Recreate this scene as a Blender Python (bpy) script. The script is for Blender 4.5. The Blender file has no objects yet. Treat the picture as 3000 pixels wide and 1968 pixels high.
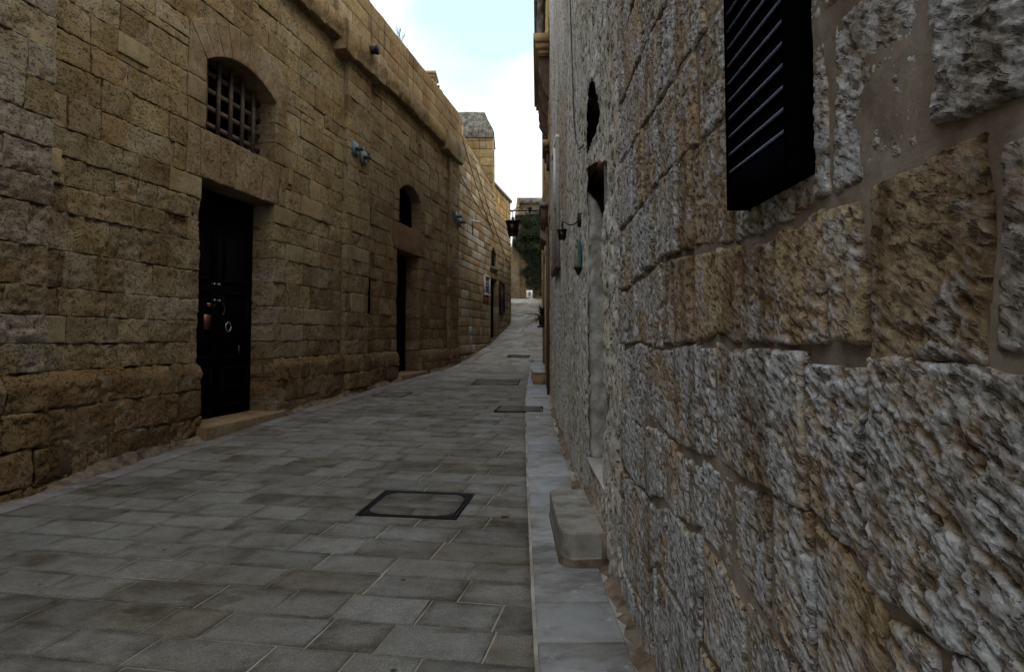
import bpy, math, random
import numpy as np
from mathutils import Vector

R = math.radians
scene = bpy.context.scene
COL = scene.collection

# ------------------------------------------------------------------ camera, sky, sun, exposure
EYE = 1.42                      # heights below are measured from the eye; the ground near the camera is at z = 0
PITCH = 3.0
cam_d = bpy.data.cameras.new('camera')
cam = bpy.data.objects.new('camera', cam_d)
COL.objects.link(cam)
cam.location = (0, 0, EYE)
cam.rotation_euler = (R(90 + PITCH), 0, 0)
cam_d.lens = 24.0
cam_d.sensor_width = 36.0
cam_d.shift_y = -0.0347
cam_d.clip_start = 0.05
cam_d.clip_end = 600
scene.camera = cam

SUN_EL, SUN_AZ = R(55), R(108)   # azimuth clockwise from +Y
w = bpy.data.worlds.new('World')
scene.world = w
w.use_nodes = True
nt = w.node_tree
nt.nodes.clear()
out = nt.nodes.new('ShaderNodeOutputWorld')
bg = nt.nodes.new('ShaderNodeBackground')
sky = nt.nodes.new('ShaderNodeTexSky')
sky.sky_type = 'NISHITA'
sky.sun_disc = False
sky.sun_elevation = SUN_EL
sky.sun_rotation = SUN_AZ
sky.air_density = 1.0
sky.dust_density = 0.6
tc = nt.nodes.new('ShaderNodeTexCoord')
def wn(kind, **kw):
    x = nt.nodes.new(kind)
    for k, v in kw.items():
        setattr(x, k, v)
    return x
L_ = nt.links.new
mp = wn('ShaderNodeMapping')
mp.inputs['Scale'].default_value = (1.0, 1.0, 1.7)
mp.inputs['Location'].default_value = (0.3, 0.2, 0.1)
cn = wn('ShaderNodeTexNoise')
cn.inputs['Scale'].default_value = 3.2
cn.inputs['Detail'].default_value = 7
cn.inputs['Roughness'].default_value = 0.52
cn.inputs['Distortion'].default_value = 0.3
# a gap in the overcast, ahead and fairly high
dist = wn('ShaderNodeVectorMath', operation='DISTANCE')
dist.inputs[1].default_value = (-0.03, 0.915, 0.405)
gap = wn('ShaderNodeMapRange')
gap.inputs['From Min'].default_value = 0.0
gap.inputs['From Max'].default_value = 0.25
gap.inputs['To Min'].default_value = -0.20
gap.inputs['To Max'].default_value = 0.16
add = wn('ShaderNodeMath', operation='ADD')
cr = wn('ShaderNodeMapRange')
cr.inputs['From Min'].default_value = 0.32
cr.inputs['From Max'].default_value = 0.54
cr.inputs['To Min'].default_value = 0.40
cr.inputs['To Max'].default_value = 1.0
mixs = wn('ShaderNodeMix', data_type='RGBA')
mixs.inputs['B'].default_value = (11.6, 11.9, 12.2, 1)
gain = wn('ShaderNodeMix', data_type='RGBA', blend_type='MULTIPLY')
gain.inputs['Factor'].default_value = 1.0
gain.inputs['B'].default_value = (2.2, 3.5, 2.9, 1)
bg.inputs['Strength'].default_value = 0.1
L_(tc.outputs['Generated'], mp.inputs['Vector'])
L_(mp.outputs['Vector'], cn.inputs['Vector'])
L_(tc.outputs['Generated'], dist.inputs[0])
L_(dist.outputs['Value'], gap.inputs['Value'])
L_(cn.outputs['Fac'], add.inputs[0])
L_(gap.outputs['Result'], add.inputs[1])
L_(add.outputs[0], cr.inputs['Value'])
L_(cr.outputs['Result'], mixs.inputs['Factor'])
L_(sky.outputs['Color'], gain.inputs['A'])
L_(gain.outputs['Result'], mixs.inputs['A'])
L_(mixs.outputs['Result'], bg.inputs['Color'])
L_(bg.outputs['Background'], out.inputs['Surface'])

sun_d = bpy.data.lights.new('sun', 'SUN')
sun_d.energy = 0.8
sun_d.angle = R(20)
sun_d.color = (1.0, 0.90, 0.74)
sun = bpy.data.objects.new('sun', sun_d)
COL.objects.link(sun)
sd = Vector((math.sin(SUN_AZ) * math.cos(SUN_EL), math.cos(SUN_AZ) * math.cos(SUN_EL), math.sin(SUN_EL)))
sun.rotation_euler = (-sd).to_track_quat('-Z', 'Y').to_euler()

vs = scene.view_settings
vs.view_transform = 'Standard'
vs.look = 'None'
vs.gamma = 1
vs.use_curve_mapping = False
vs.exposure = 0.25
scene.cycles.max_bounces = 6
scene.cycles.diffuse_bounces = 1
scene.cycles.caustics_reflective = False
scene.cycles.caustics_refractive = False

rng = np.random.default_rng(7)


# ------------------------------------------------------------------ numeric noise
def _h(x, y, z, s):
    n = (x * 374761393 + y * 668265263 + z * 2147483647 + s * 1274126177).astype(np.int64) & 0xFFFFFFFF
    n = ((n ^ (n >> 13)) * 1274126177) & 0xFFFFFFFF
    n = ((n ^ (n >> 16)) * 2246822519) & 0xFFFFFFFF
    return ((n >> 8) & 0xFFFF).astype(np.float64) / 32767.5 - 1.0


def vnoise(P, seed=0):
    P = np.asarray(P, float)
    i = np.floor(P).astype(np.int64)
    f = P - i
    u = f * f * (3 - 2 * f)
    x, y, z = i[:, 0], i[:, 1], i[:, 2]
    ux, uy, uz = u[:, 0], u[:, 1], u[:, 2]
    def l(a, b, t):
        return a + (b - a) * t
    c00 = l(_h(x, y, z, seed), _h(x + 1, y, z, seed), ux)
    c10 = l(_h(x, y + 1, z, seed), _h(x + 1, y + 1, z, seed), ux)
    c01 = l(_h(x, y, z + 1, seed), _h(x + 1, y, z + 1, seed), ux)
    c11 = l(_h(x, y + 1, z + 1, seed), _h(x + 1, y + 1, z + 1, seed), ux)
    return l(l(c00, c10, uy), l(c01, c11, uy), uz)


def fbm(P, octaves=3, seed=0, gain=0.5):
    P = np.asarray(P, float)
    a, s, t = 1.0, 0.0, 0.0
    for k in range(octaves):
        s = s + a * vnoise(P, seed + k * 17)
        t += a
        a *= gain
        P = P * 2.03 + 11.7
    return s / t


def n1(x, seed=0):
    return float(vnoise(np.array([[x, 0.37, 0.71]]), seed)[0])


# ------------------------------------------------------------------ materials
class NB:
    """small node builder"""
    def __init__(self, name, rough=0.85, spec=0.3):
        self.m = bpy.data.materials.new(name)
        self.m.use_nodes = True
        self.t = self.m.node_tree
        self.b = self.t.nodes['Principled BSDF']
        self.b.inputs['Roughness'].default_value = rough
        self.b.inputs['Specular IOR Level'].default_value = spec
        self.pos = self.n('ShaderNodeNewGeometry').outputs['Position']

    def n(self, k):
        return self.t.nodes.new(k)

    def lk(self, a, b):
        self.t.links.new(a, b)

    def mapping(self, scale=(1, 1, 1), rot=(0, 0, 0), loc=(0, 0, 0), src=None):
        m = self.n('ShaderNodeMapping')
        m.inputs['Scale'].default_value = scale
        m.inputs['Rotation'].default_value = rot
        m.inputs['Location'].default_value = loc
        self.lk(src or self.pos, m.inputs['Vector'])
        return m.outputs['Vector']

    def aniso(self, scale, ang):
        return self.mapping(scale, src=self.mapping(rot=(ang, 0, 0)))

    def noise(self, scale, detail=4, rough=0.55, vec=None, dist=0.0):
        x = self.n('ShaderNodeTexNoise')
        x.inputs['Scale'].default_value = scale
        x.inputs['Detail'].default_value = detail
        x.inputs['Roughness'].default_value = rough
        x.inputs['Distortion'].default_value = dist
        self.lk(vec or self.pos, x.inputs['Vector'])
        return x.outputs['Fac']

    def voro(self, scale, vec=None, feature='F1'):
        x = self.n('ShaderNodeTexVoronoi')
        x.feature = feature
        x.inputs['Scale'].default_value = scale
        self.lk(vec or self.pos, x.inputs['Vector'])
        return x.outputs['Distance']

    def ramp(self, fac, a, b, va=0.0, vb=1.0):
        x = self.n('ShaderNodeMapRange')
        x.inputs['From Min'].default_value = a
        x.inputs['From Max'].default_value = b
        x.inputs['To Min'].default_value = va
        x.inputs['To Max'].default_value = vb
        x.clamp = True
        self.lk(fac, x.inputs['Value'])
        return x.outputs['Result']

    def math(self, op, a, b=None):
        x = self.n('ShaderNodeMath')
        x.operation = op
        for k, v in enumerate((a, b)):
            if v is None:
                continue
            if isinstance(v, (int, float)):
                x.inputs[k].default_value = v
            else:
                self.lk(v, x.inputs[k])
        return x.outputs[0]

    def mix(self, fac, a, b, mode='MIX'):
        x = self.n('ShaderNodeMix')
        x.data_type = 'RGBA'
        x.blend_type = mode
        for k, v in (('Factor', fac), ('A', a), ('B', b)):
            if isinstance(v, (int, float)):
                x.inputs[k].default_value = v
            elif isinstance(v, tuple):
                x.inputs[k].default_value = (*v, 1) if len(v) == 3 else v
            else:
                self.lk(v, x.inputs[k])
        return x.outputs['Result']

    def attr(self):
        a = self.n('ShaderNodeAttribute')
        a.attribute_name = 'tint'
        return a.outputs['Color'], a.outputs['Alpha']

    def bump(self, h, strength=0.6, dist=0.01):
        x = self.n('ShaderNodeBump')
        x.inputs['Strength'].default_value = strength
        x.inputs['Distance'].default_value = dist
        self.lk(h, x.inputs['Height'])
        self.lk(x.outputs['Normal'], self.b.inputs['Normal'])

    def color(self, c):
        self.lk(c, self.b.inputs['Base Color'])
        return self.m


def simple(name, col, rough=0.6, metal=0.0, spec=0.4, var=0.12, bumps=0.15, scale=30):
    b = NB(name, rough, spec)
    b.b.inputs['Metallic'].default_value = metal
    f = b.noise(scale, 4)
    c = b.mix(b.ramp(f, 0.3, 0.7), tuple(x * (1 - var) for x in col), tuple(min(1, x * (1 + var)) for x in col))
    b.bump(f, bumps, 0.004)
    return b.color(c)


def limestone(name, pit_scale=34, streaks=False, fine=1.0):
    b = NB(name, 0.92, 0.15)
    tint, rough = b.attr()
    big = b.noise(1.7, 5, 0.6)
    mid = b.noise(8, 6, 0.65)
    fin = b.noise(60, 5, 0.75)
    # worn pores of soft globigerina limestone, flattened along the bed
    vec = b.mapping((1, 1, 1.45))
    por = b.noise(pit_scale, 3, 0.55, vec, 0.8)
    pit = b.ramp(por, 0.33, 0.42, 1, 0)
    por2 = b.noise(pit_scale * 0.36, 5, 0.65, vec, 1.0)
    pit2 = b.ramp(por2, 0.31, 0.41, 1, 0)
    holes = b.math('MAXIMUM', pit, pit2)
    holes = b.math('MULTIPLY', holes, rough)
    c = b.mix(b.ramp(big, 0.38, 0.62), tint, b.mix(1.0, tint, (0.72, 0.64, 0.54), 'MULTIPLY'))
    # pale weathered crust in patches
    crust = b.ramp(b.noise(2.6, 6, 0.7, b.mapping((1, 1, 1.5), (0, 0, 0), (3, 7, 1))), 0.55, 0.68)
    c = b.mix(b.math('MULTIPLY', crust, 0.5), c, (0.40, 0.37, 0.32))
    c = b.mix(b.ramp(mid, 0.45, 0.72, 0, 0.65), c, b.mix(1.0, c, (1.30, 1.28, 1.25), 'MULTIPLY'))
    c = b.mix(b.ramp(mid, 0.28, 0.46, 0.55, 0), c, b.mix(1.0, c, (0.58, 0.5, 0.42), 'MULTIPLY'))
    c = b.mix(b.ramp(fin, 0.3, 0.7, 0.6, 0), c, b.mix(1.0, c, (0.5, 0.45, 0.4), 'MULTIPLY'))
    c = b.mix(b.math('MULTIPLY', holes, 0.75), c, b.mix(1.0, c, (0.34, 0.26, 0.18), 'MULTIPLY'))  # pores darkened in the colour: pit shade painted on top of the bump
    if streaks:      # black algae that has run down from the wall head
        sv = b.mapping((2.6, 2.6, 0.22))
        s = b.ramp(b.noise(1.6, 5, 0.65, sv), 0.57, 0.68)
        c = b.mix(b.math('MULTIPLY', s, 0.7), c, (0.05, 0.05, 0.045))
        li = b.ramp(b.noise(6, 5, 0.7), 0.60, 0.70)
        c = b.mix(b.math('MULTIPLY', li, 0.5), c, (0.30, 0.29, 0.25))
    h = b.math('ADD', b.math('MULTIPLY', mid, 0.7), b.math('MULTIPLY', fin, 0.4 * fine))
    h = b.math('SUBTRACT', h, b.math('MULTIPLY', holes, 1.0))
    b.bump(h, 1.0, 0.028)
    return b.color(c)


def rubble_mat(name):
    """ochre stone under a patchy grey skin of old limewash; alpha of the tint is skin left, cavity shading included"""
    b = NB(name, 0.92, 0.12)
    tint, grey = b.attr()
    patch = b.noise(3.4, 7, 0.68)
    patch2 = b.noise(15, 5, 0.65)
    fib = b.aniso((26, 24, 78), R(-28))
    fibn = b.noise(1.0, 5, 0.62, fib, 0.5)
    fin = b.noise(150, 5, 0.75)
    por = b.noise(36, 4, 0.6, b.aniso((1, .7, 1.8), R(-25)), 0.4)
    pit = b.ramp(por, 0.35, 0.46, 1, 0)
    m = b.math('ADD', b.math('MULTIPLY', patch, 0.9), b.math('MULTIPLY', patch2, 0.35))
    m = b.math('ADD', m, b.math('MULTIPLY', fibn, 0.2))
    m = b.math('ADD', m, b.math('MULTIPLY', grey, 0.32))
    skin = b.ramp(m, 0.75, 0.95)
    ochre = b.mix(b.ramp(patch2, 0.35, 0.7), tint, b.mix(1.0, tint, (0.50, 0.42, 0.34), 'MULTIPLY'))
    ochre = b.mix(b.ramp(fin, 0.4, 0.7), ochre, b.mix(1.0, ochre, (1.5, 1.45, 1.4), 'MULTIPLY'))
    gre = b.mix(b.ramp(fibn, 0.34, 0.66), (0.27, 0.28, 0.285), (0.70, 0.74, 0.77))
    c = b.mix(b.math('MULTIPLY', skin, 0.9), ochre, gre)
    c = b.mix(b.ramp(fibn, 0.32, 0.47, 0.75, 0), c, b.mix(1.0, c, (0.40, 0.31, 0.23), 'MULTIPLY'))
    c = b.mix(b.math('MULTIPLY', pit, 0.8), c, b.mix(1.0, c, (0.28, 0.21, 0.14), 'MULTIPLY'))
    run = b.ramp(b.noise(1.0, 6, 0.7, b.mapping((1, 5.5, 1.3))), 0.50, 0.62)      # brown damp runs
    c = b.mix(b.math('MULTIPLY', run, 0.75), c, b.mix(1.0, c, (0.42, 0.33, 0.24), 'MULTIPLY'))
    h = b.math('ADD', b.math('MULTIPLY', fibn, 0.7), b.math('MULTIPLY', fin, 0.35))
    h = b.math('SUBTRACT', h, b.math('MULTIPLY', pit, 0.8))
    b.bump(h, 1.0, 0.014)
    return b.color(c)


def mortar_mat(name, ca, cb, scale=5, lump=0.5):
    b = NB(name, 0.95, 0.12)
    f = b.noise(scale, 6, 0.6)
    g = b.noise(90, 4, 0.7)
    c = b.mix(b.ramp(f, 0.35, 0.66), ca, cb)
    c = b.mix(b.ramp(g, 0.3, 0.7, 0.4, 0), c, b.mix(1.0, c, (0.6, 0.55, 0.5), 'MULTIPLY'))
    b.bump(b.math('ADD', b.math('MULTIPLY', f, lump), b.math('MULTIPLY', g, 0.35)), 0.6, 0.01)
    return b.color(c)


def plaster_mat(name):
    """coarse pitted render on the far half of the right wall"""
    b = NB(name, 0.95, 0.1)
    big = b.noise(1.1, 6, 0.65, b.mapping((1, 1, 0.45)))
    pv = b.noise(19, 3, 0.55)
    pv2 = b.noise(48, 3, 0.6)
    fin = b.noise(75, 5, 0.75)
    pit = b.math('MAXIMUM', b.ramp(pv, 0.33, 0.42, 1, 0), b.ramp(pv2, 0.33, 0.42, 0.9, 0))
    c = b.mix(b.ramp(big, 0.40, 0.64), (0.74, 0.75, 0.72), (0.52, 0.47, 0.385))
    run = b.ramp(b.noise(1.0, 6, 0.7, b.mapping((1, 3.5, .9))), 0.50, 0.64)
    c = b.mix(b.math('MULTIPLY', run, 0.5), c, b.mix(1.0, c, (0.58, 0.48, 0.36), 'MULTIPLY'))
    c = b.mix(b.ramp(pv, 0.5, 0.75), c, b.mix(1.0, c, (1.35, 1.35, 1.33), 'MULTIPLY'))
    c = b.mix(b.ramp(fin, 0.3, 0.65, 0.7, 0), c, b.mix(1.0, c, (0.42, 0.40, 0.36), 'MULTIPLY'))
    c = b.mix(b.math('MULTIPLY', pit, 0.8), c, (0.075, 0.06, 0.045))
    b.bump(b.math('SUBTRACT', b.math('ADD', b.math('MULTIPLY', fin, 0.4), b.math('MULTIPLY', pv, 0.5)), pit), 1.0, 0.02)
    return b.color(c)


def paving_mat(name, slab=False):
    b = NB(name, 0.62 if slab else 0.72, 0.3)
    tint, dirt = b.attr()
    big = b.noise(0.9, 6, 0.65)
    mid = b.noise(5, 6, 0.7)
    fin = b.noise(95, 4, 0.8)
    grain = b.noise(260, 2, 0.6)
    spot = b.ramp(b.voro(3.1), 0.035, 0.06, 1, 0)
    spot2 = b.ramp(b.voro(13), 0.07, 0.12, 1, 0)
    c = b.mix(b.ramp(big, 0.40, 0.62), tint, b.mix(1.0, tint, (0.80, 0.75, 0.67), 'MULTIPLY'))
    c = b.mix(b.ramp(mid, 0.50, 0.72, 0, 0.8), c, b.mix(1.0, c, (0.60, 0.57, 0.52), 'MULTIPLY'))
    c = b.mix(b.ramp(mid, 0.3, 0.45, 0.5, 0), c, b.mix(1.0, c, (1.25, 1.27, 1.3), 'MULTIPLY'))
    blot = b.ramp(b.noise(0.75, 7, 0.72, b.mapping((1, 1, 1), (0, 0, 0), (4.2, 1.3, 0))), 0.52, 0.64)
    c = b.mix(b.math('MULTIPLY', blot, 0.0 if slab else 0.7), c, b.mix(1.0, c, (0.52, 0.45, 0.37), 'MULTIPLY'))
    st = b.math('MULTIPLY', b.ramp(b.noise(2.9, 6, 0.66, b.mapping((1, 1.8, 1), (0, 0, R(-10)))), 0.43, 0.6), dirt)
    c = b.mix(b.math('MULTIPLY', st, 0.8), c, b.mix(1.0, c, (0.34, 0.28, 0.21), 'MULTIPLY'))
    ed = b.math('MULTIPLY', b.ramp(b.noise(11, 5, 0.7), 0.35, 0.65, 0.25, 1), b.ramp(dirt, 0.35, 1.0))
    c = b.mix(b.math('MULTIPLY', ed, 0.6), c, b.mix(1.0, c, (0.52, 0.42, 0.29), 'MULTIPLY'))
    if slab:
        c = b.mix(b.ramp(fin, 0.3, 0.6, 0.3, 0), c, b.mix(1.0, c, (0.6, 0.58, 0.55), 'MULTIPLY'))
        c = b.mix(b.ramp(b.noise(7, 6, 0.75), 0.58, 0.70, 0, 0.6), c, (0.62, 0.63, 0.64))
    else:
        c = b.mix(b.ramp(fin, 0.35, 0.65, 0.75, 0), c, b.mix(1.0, c, (0.42, 0.42, 0.42), 'MULTIPLY'))
        c = b.mix(b.ramp(grain, 0.5, 0.62, 0, 0.8), c, b.mix(1.0, c, (1.75, 1.75, 1.75), 'MULTIPLY'))
        c = b.mix(b.ramp(grain, 0.36, 0.46, 0.6, 0), c, b.mix(1.0, c, (0.4, 0.4, 0.4), 'MULTIPLY'))
        c = b.mix(b.math('MULTIPLY', spot, 0.9), c, (0.015, 0.013, 0.012))
        c = b.mix(b.math('MULTIPLY', b.math('MULTIPLY', spot2, dirt), 0.7), c, (0.03, 0.026, 0.022))
    b.lk(b.ramp(mid, 0.3, 0.7, 0.5 if slab else 0.62, 0.75 if slab else 0.86), b.b.inputs['Roughness'])
    b.bump(b.math('ADD', b.math('MULTIPLY', fin, 0.15 if slab else 0.5), b.math('MULTIPLY', mid, 0.6)), 0.7, 0.006 if slab else .009)
    return b.color(c)


M = {}
M['ochre'] = limestone('ochre_limestone')
M['parapet'] = limestone('algae_streaked_limestone', streaks=True)
M['ashlar'] = limestone('smooth_ashlar', pit_scale=22, fine=0.5)
M['rubble'] = rubble_mat('limewashed_rubble')
M['mortar_dark'] = mortar_mat('old_brown_mortar', (0.10, 0.07, 0.042), (0.19, 0.145, 0.09))
M['mortar_light'] = mortar_mat('smeared_lime_mortar', (0.15, 0.118, 0.082), (0.31, 0.275, 0.225), 6)
M['mortar_base'] = mortar_mat('crumbling_base_mortar', (0.09, 0.062, 0.04), (0.26, 0.215, 0.16), 9)
M['joint'] = mortar_mat('paving_joint', (0.17, 0.15, 0.12), (0.52, 0.49, 0.44), 2.0)
M['plaster'] = plaster_mat('pitted_grey_render')
M['jamb'] = mortar_mat('lumpy_jamb_render', (0.24, 0.225, 0.195), (0.50, 0.50, 0.475), 9, 1.6)
M['paver'] = paving_mat('hammered_stone_paver')
M['slab'] = paving_mat('worn_marble_slab', True)
M['black_paint'] = simple('black_gloss_paint', (0.002, 0.002, 0.0024), 0.7, 0, 0.04, 0.2, 0.12, 60)
M['shutter'] = simple('black_shutter_paint', (0.0025, 0.0028, 0.004), 0.9, 0, 0.0, 0.2, 0.1, 40)
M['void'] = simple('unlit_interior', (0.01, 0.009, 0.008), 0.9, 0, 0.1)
M['iron'] = simple('black_wrought_iron', (0.012, 0.011, 0.011), 0.5, 0.3, 0.4, 0.3, 0.3)
M['rust'] = simple('weathered_flat_iron', (0.085, 0.066, 0.052), 0.9, 0.1, 0.3, 0.3, 0.3, 18)
M['brass'] = simple('brown_brass', (0.20, 0.085, 0.055), 0.45, 0.6, 0.5, 0.2, 0.1)
M['steel'] = simple('polished_steel', (0.45, 0.46, 0.48), 0.3, 0.8, 0.5, 0.1, 0.05)
M['bluegrey'] = simple('blue_grey_lamp_housing', (0.11, 0.16, 0.19), 0.6, 0.1, 0.4, 0.15, 0.1)
M['lampdark'] = simple('lamp_barrel_metal', (0.06, 0.065, 0.065), 0.45, 0.4, 0.5, 0.25, 0.1)
M['redglass'] = simple('red_lantern_glass', (0.013, 0.003, 0.003), 0.3, 0, 0.4, 0.25, 0.05, 12)
M['deep_brown'] = simple('smoke_brown_stone', (0.45, 0.26, 0.18), 0.9, 0, 0.1, 0.35, 0.4, 9)
M['white'] = simple('white_paint', (0.72, 0.72, 0.70), 0.5, 0, 0.4, 0.06, 0.08)
M['greywood'] = simple('weathered_pale_wood', (0.30, 0.28, 0.25), 0.75, 0, 0.3, 0.25, 0.3, 25)
M['redwood'] = simple('red_brown_painted_wood', (0.085, 0.045, 0.03), 0.6, 0, 0.4, 0.3, 0.2, 14)
M['terracotta'] = simple('terracotta', (0.16, 0.07, 0.045), 0.8, 0, 0.2)
M['cream'] = simple('cream_glaze', (0.22, 0.17, 0.10), 0.5, 0, 0.3, 0.2)
M['turquoise'] = simple('turquoise_glaze', (0.07, 0.16, 0.17), 0.5, 0, 0.3, 0.2)
M['leaf'] = simple('ivy_leaf', (0.022, 0.028, 0.014), 0.75, 0, 0.08, 0.5, 0.1, 3)
M['agave'] = simple('dark_spiky_leaf', (0.025, 0.042, 0.022), 0.45, 0, 0.4, 0.4, 0.1, 8)
M['twig'] = simple('dry_twig', (0.06, 0.05, 0.04), 0.9, 0, 0.1)
M['ink'] = simple('dark_print', (0.03, 0.035, 0.04), 0.6)
M['paper'] = simple('grey_print_sheet', (0.33, 0.37, 0.39), 0.5, 0, 0.4, 0.1)
M['tile_red'] = simple('red_brown_tile', (0.17, 0.065, 0.035), 0.5, 0, 0.4, 0.2)
M['poster'] = simple('faded_poster', (0.10, 0.055, 0.05), 0.4, 0, 0.4, 0.35, 0.05, 3)
M['earth'] = mortar_mat('bare_earth', (0.15, 0.12, 0.09), (0.22, 0.19, 0.15), 1)


# ------------------------------------------------------------------ mesh helpers
def mk(name, V, F, mat, parent=None, tint=None, smooth=False, tints=None):
    V = np.asarray(V, np.float32).reshape(-1, 3)
    me = bpy.data.meshes.new(name)
    if isinstance(F, np.ndarray):
        k = F.shape[1]
        me.vertices.add(len(V))
        me.vertices.foreach_set('co', V.ravel())
        me.loops.add(F.size)
        me.loops.foreach_set('vertex_index', F.astype(np.int32).ravel())
        me.polygons.add(len(F))
        me.polygons.foreach_set('loop_start', (np.arange(len(F)) * k).astype(np.int32))
        me.update(calc_edges=True)
    else:
        me.from_pydata([tuple(map(float, v)) for v in V], [], F)
        me.update()
    if tint is not None or tints is not None:
        a = me.color_attributes.new('tint', 'FLOAT_COLOR', 'POINT')
        arr = tints if tints is not None else (tint if np.ndim(tint) == 2 else np.tile(np.array(tint, np.float32), (len(V), 1)))
        a.data.foreach_set('color', np.asarray(arr, np.float32).ravel())
    if smooth:
        me.polygons.foreach_set('use_smooth', np.ones(len(me.polygons), bool))
    me.materials.append(mat)
    o = bpy.data.objects.new(name, me)
    COL.objects.link(o)
    if parent is not None:
        o.parent = parent
        o.matrix_parent_inverse = Matrix_inv(parent)
    return o


def Matrix_inv(p):
    from mathutils import Matrix
    return Matrix.LocRotScale(p.location, p.rotation_euler, p.scale).inverted() if p.parent is None else (
        (p.parent.matrix_basis @ p.matrix_parent_inverse @ p.matrix_basis).inverted())


def thing(name, label, cat, loc=(0, 0, 0), group=None):
    o = bpy.data.objects.new(name, None)
    o.empty_display_size = 0.2
    o.location = loc
    COL.objects.link(o)
    o['label'] = label
    o['category'] = cat
    if group:
        o['group'] = group
    return o


def structure(o):
    o['kind'] = 'structure'
    return o


class Frame:
    """a vertical wall plane: u runs along it, v up (from eye height), n out of it"""
    def __init__(self, O, d, side):
        self.O = np.array(O, float)
        self.d = np.array(d, float) / np.hypot(*d)
        self.n = np.array([self.d[1], -self.d[0]]) * side
        self.flip = side < 0

    def P(self, u, v, n):
        u, v, n = np.broadcast_arrays(np.asarray(u, float), np.asarray(v, float), np.asarray(n, float))
        u, v, n = u.ravel(), v.ravel(), n.ravel()
        xy = self.O + u[:, None] * self.d + n[:, None] * self.n
        return np.column_stack([xy, v + EYE])

    def p(self, u, v, n=0.0):
        return Vector(self.P(u, v, n)[0])


class Acc:
    def __init__(self):
        self.V, self.F, self.T, self.k = [], [], [], 0

    def add(self, V, F, tint=None):
        self.V.append(V)
        self.F.append(F + self.k)
        if tint is not None:
            self.T.append(np.asarray(tint, np.float32) if np.ndim(tint) == 2 else np.tile(np.array(tint, np.float32), (len(V), 1)))
        self.k += len(V)

    def build(self, name, mat, parent=None, smooth=False):
        if not self.V:
            return None
        return mk(name, np.vstack(self.V), np.vstack(self.F), mat, parent,
                  tints=np.vstack(self.T) if self.T else None, smooth=smooth)


BOXF = np.array([[0, 3, 2, 1], [4, 5, 6, 7], [0, 1, 5, 4], [1, 2, 6, 5], [2, 3, 7, 6], [3, 0, 4, 7]])


def fbox(fr, u0, u1, v0, v1, n0, n1_):
    V = fr.P([u0, u1, u1, u0] * 2, [v0, v0, v1, v1] * 2, [n0] * 4 + [n1_] * 4)
    F = BOXF.copy()
    return V, (F[:, ::-1] if fr.flip else F)


def wbox(x0, x1, y0, y1, z0, z1):
    V = np.array([[x0, y0, z0], [x1, y0, z0], [x1, y1, z0], [x0, y1, z0], [x0, y0, z1], [x1, y0, z1], [x1, y1, z1], [x0, y1, z1]], float)
    return V, BOXF.copy()


def part(name, shapes, mat, parent, smooth=False):
    a = Acc()
    for V, F in shapes:
        a.add(V, F)
    return a.build(name, mat, parent, smooth)


def tube(pts, r, seg=8, r1=None):
    """closed tube along pts, quads only"""
    pts = [Vector(p) for p in pts]
    V, F = [], []
    N = len(pts)
    for i, p in enumerate(pts):
        t = (pts[min(i + 1, N - 1)] - pts[max(i - 1, 0)]).normalized()
        a = t.cross(Vector((0, 0, 1)))
        if a.length < 1e-3:
            a = t.cross(Vector((1, 0, 0)))
        a.normalize()
        b = t.cross(a)
        rr = r if r1 is None else r + (r1 - r) * i / (N - 1)
        for k in range(seg):
            an = 2 * math.pi * k / seg
            V.append(p + a * (rr * math.cos(an)) + b * (rr * math.sin(an)))
    for i in range(N - 1):
        for k in range(seg):
            k2 = (k + 1) % seg
            F.append([i * seg + k, i * seg + k2, (i + 1) * seg + k2, (i + 1) * seg + k])
    c0, c1 = len(V), len(V) + 1
    V += [pts[0], pts[-1]]
    for k in range(0, seg, 2):
        F.append([c0, k, (k + 1) % seg, (k + 2) % seg][::-1])
        q = (N - 1) * seg
        F.append([c1, q + k, q + (k + 1) % seg, q + (k + 2) % seg])
    return np.array([tuple(v) for v in V]), np.array(F)


def lathe(c, prof, seg=12, sx=1.0, sy=1.0, rot=0.0):
    """profile [(radius, z)] turned about a vertical axis through c"""
    V, F = [], []
    for r, z in prof:
        for k in range(seg):
            a = 2 * math.pi * k / seg + rot
            V.append((c[0] + r * math.cos(a) * sx, c[1] + r * math.sin(a) * sy, c[2] + z))
    for i in range(len(prof) - 1):
        for k in range(seg):
            k2 = (k + 1) % seg
            F.append([i * seg + k, i * seg + k2, (i + 1) * seg + k2, (i + 1) * seg + k])
    return np.array(V), np.array(F)


def grid_faces(a, b, off=0, flip=False):
    i, j = np.meshgrid(np.arange(a - 1), np.arange(b - 1), indexing='ij')
    q = i * b + j
    F = np.stack([q, q + b, q + b + 1, q + 1], -1).reshape(-1, 4) + off
    return F[:, ::-1] if flip else F


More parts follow.
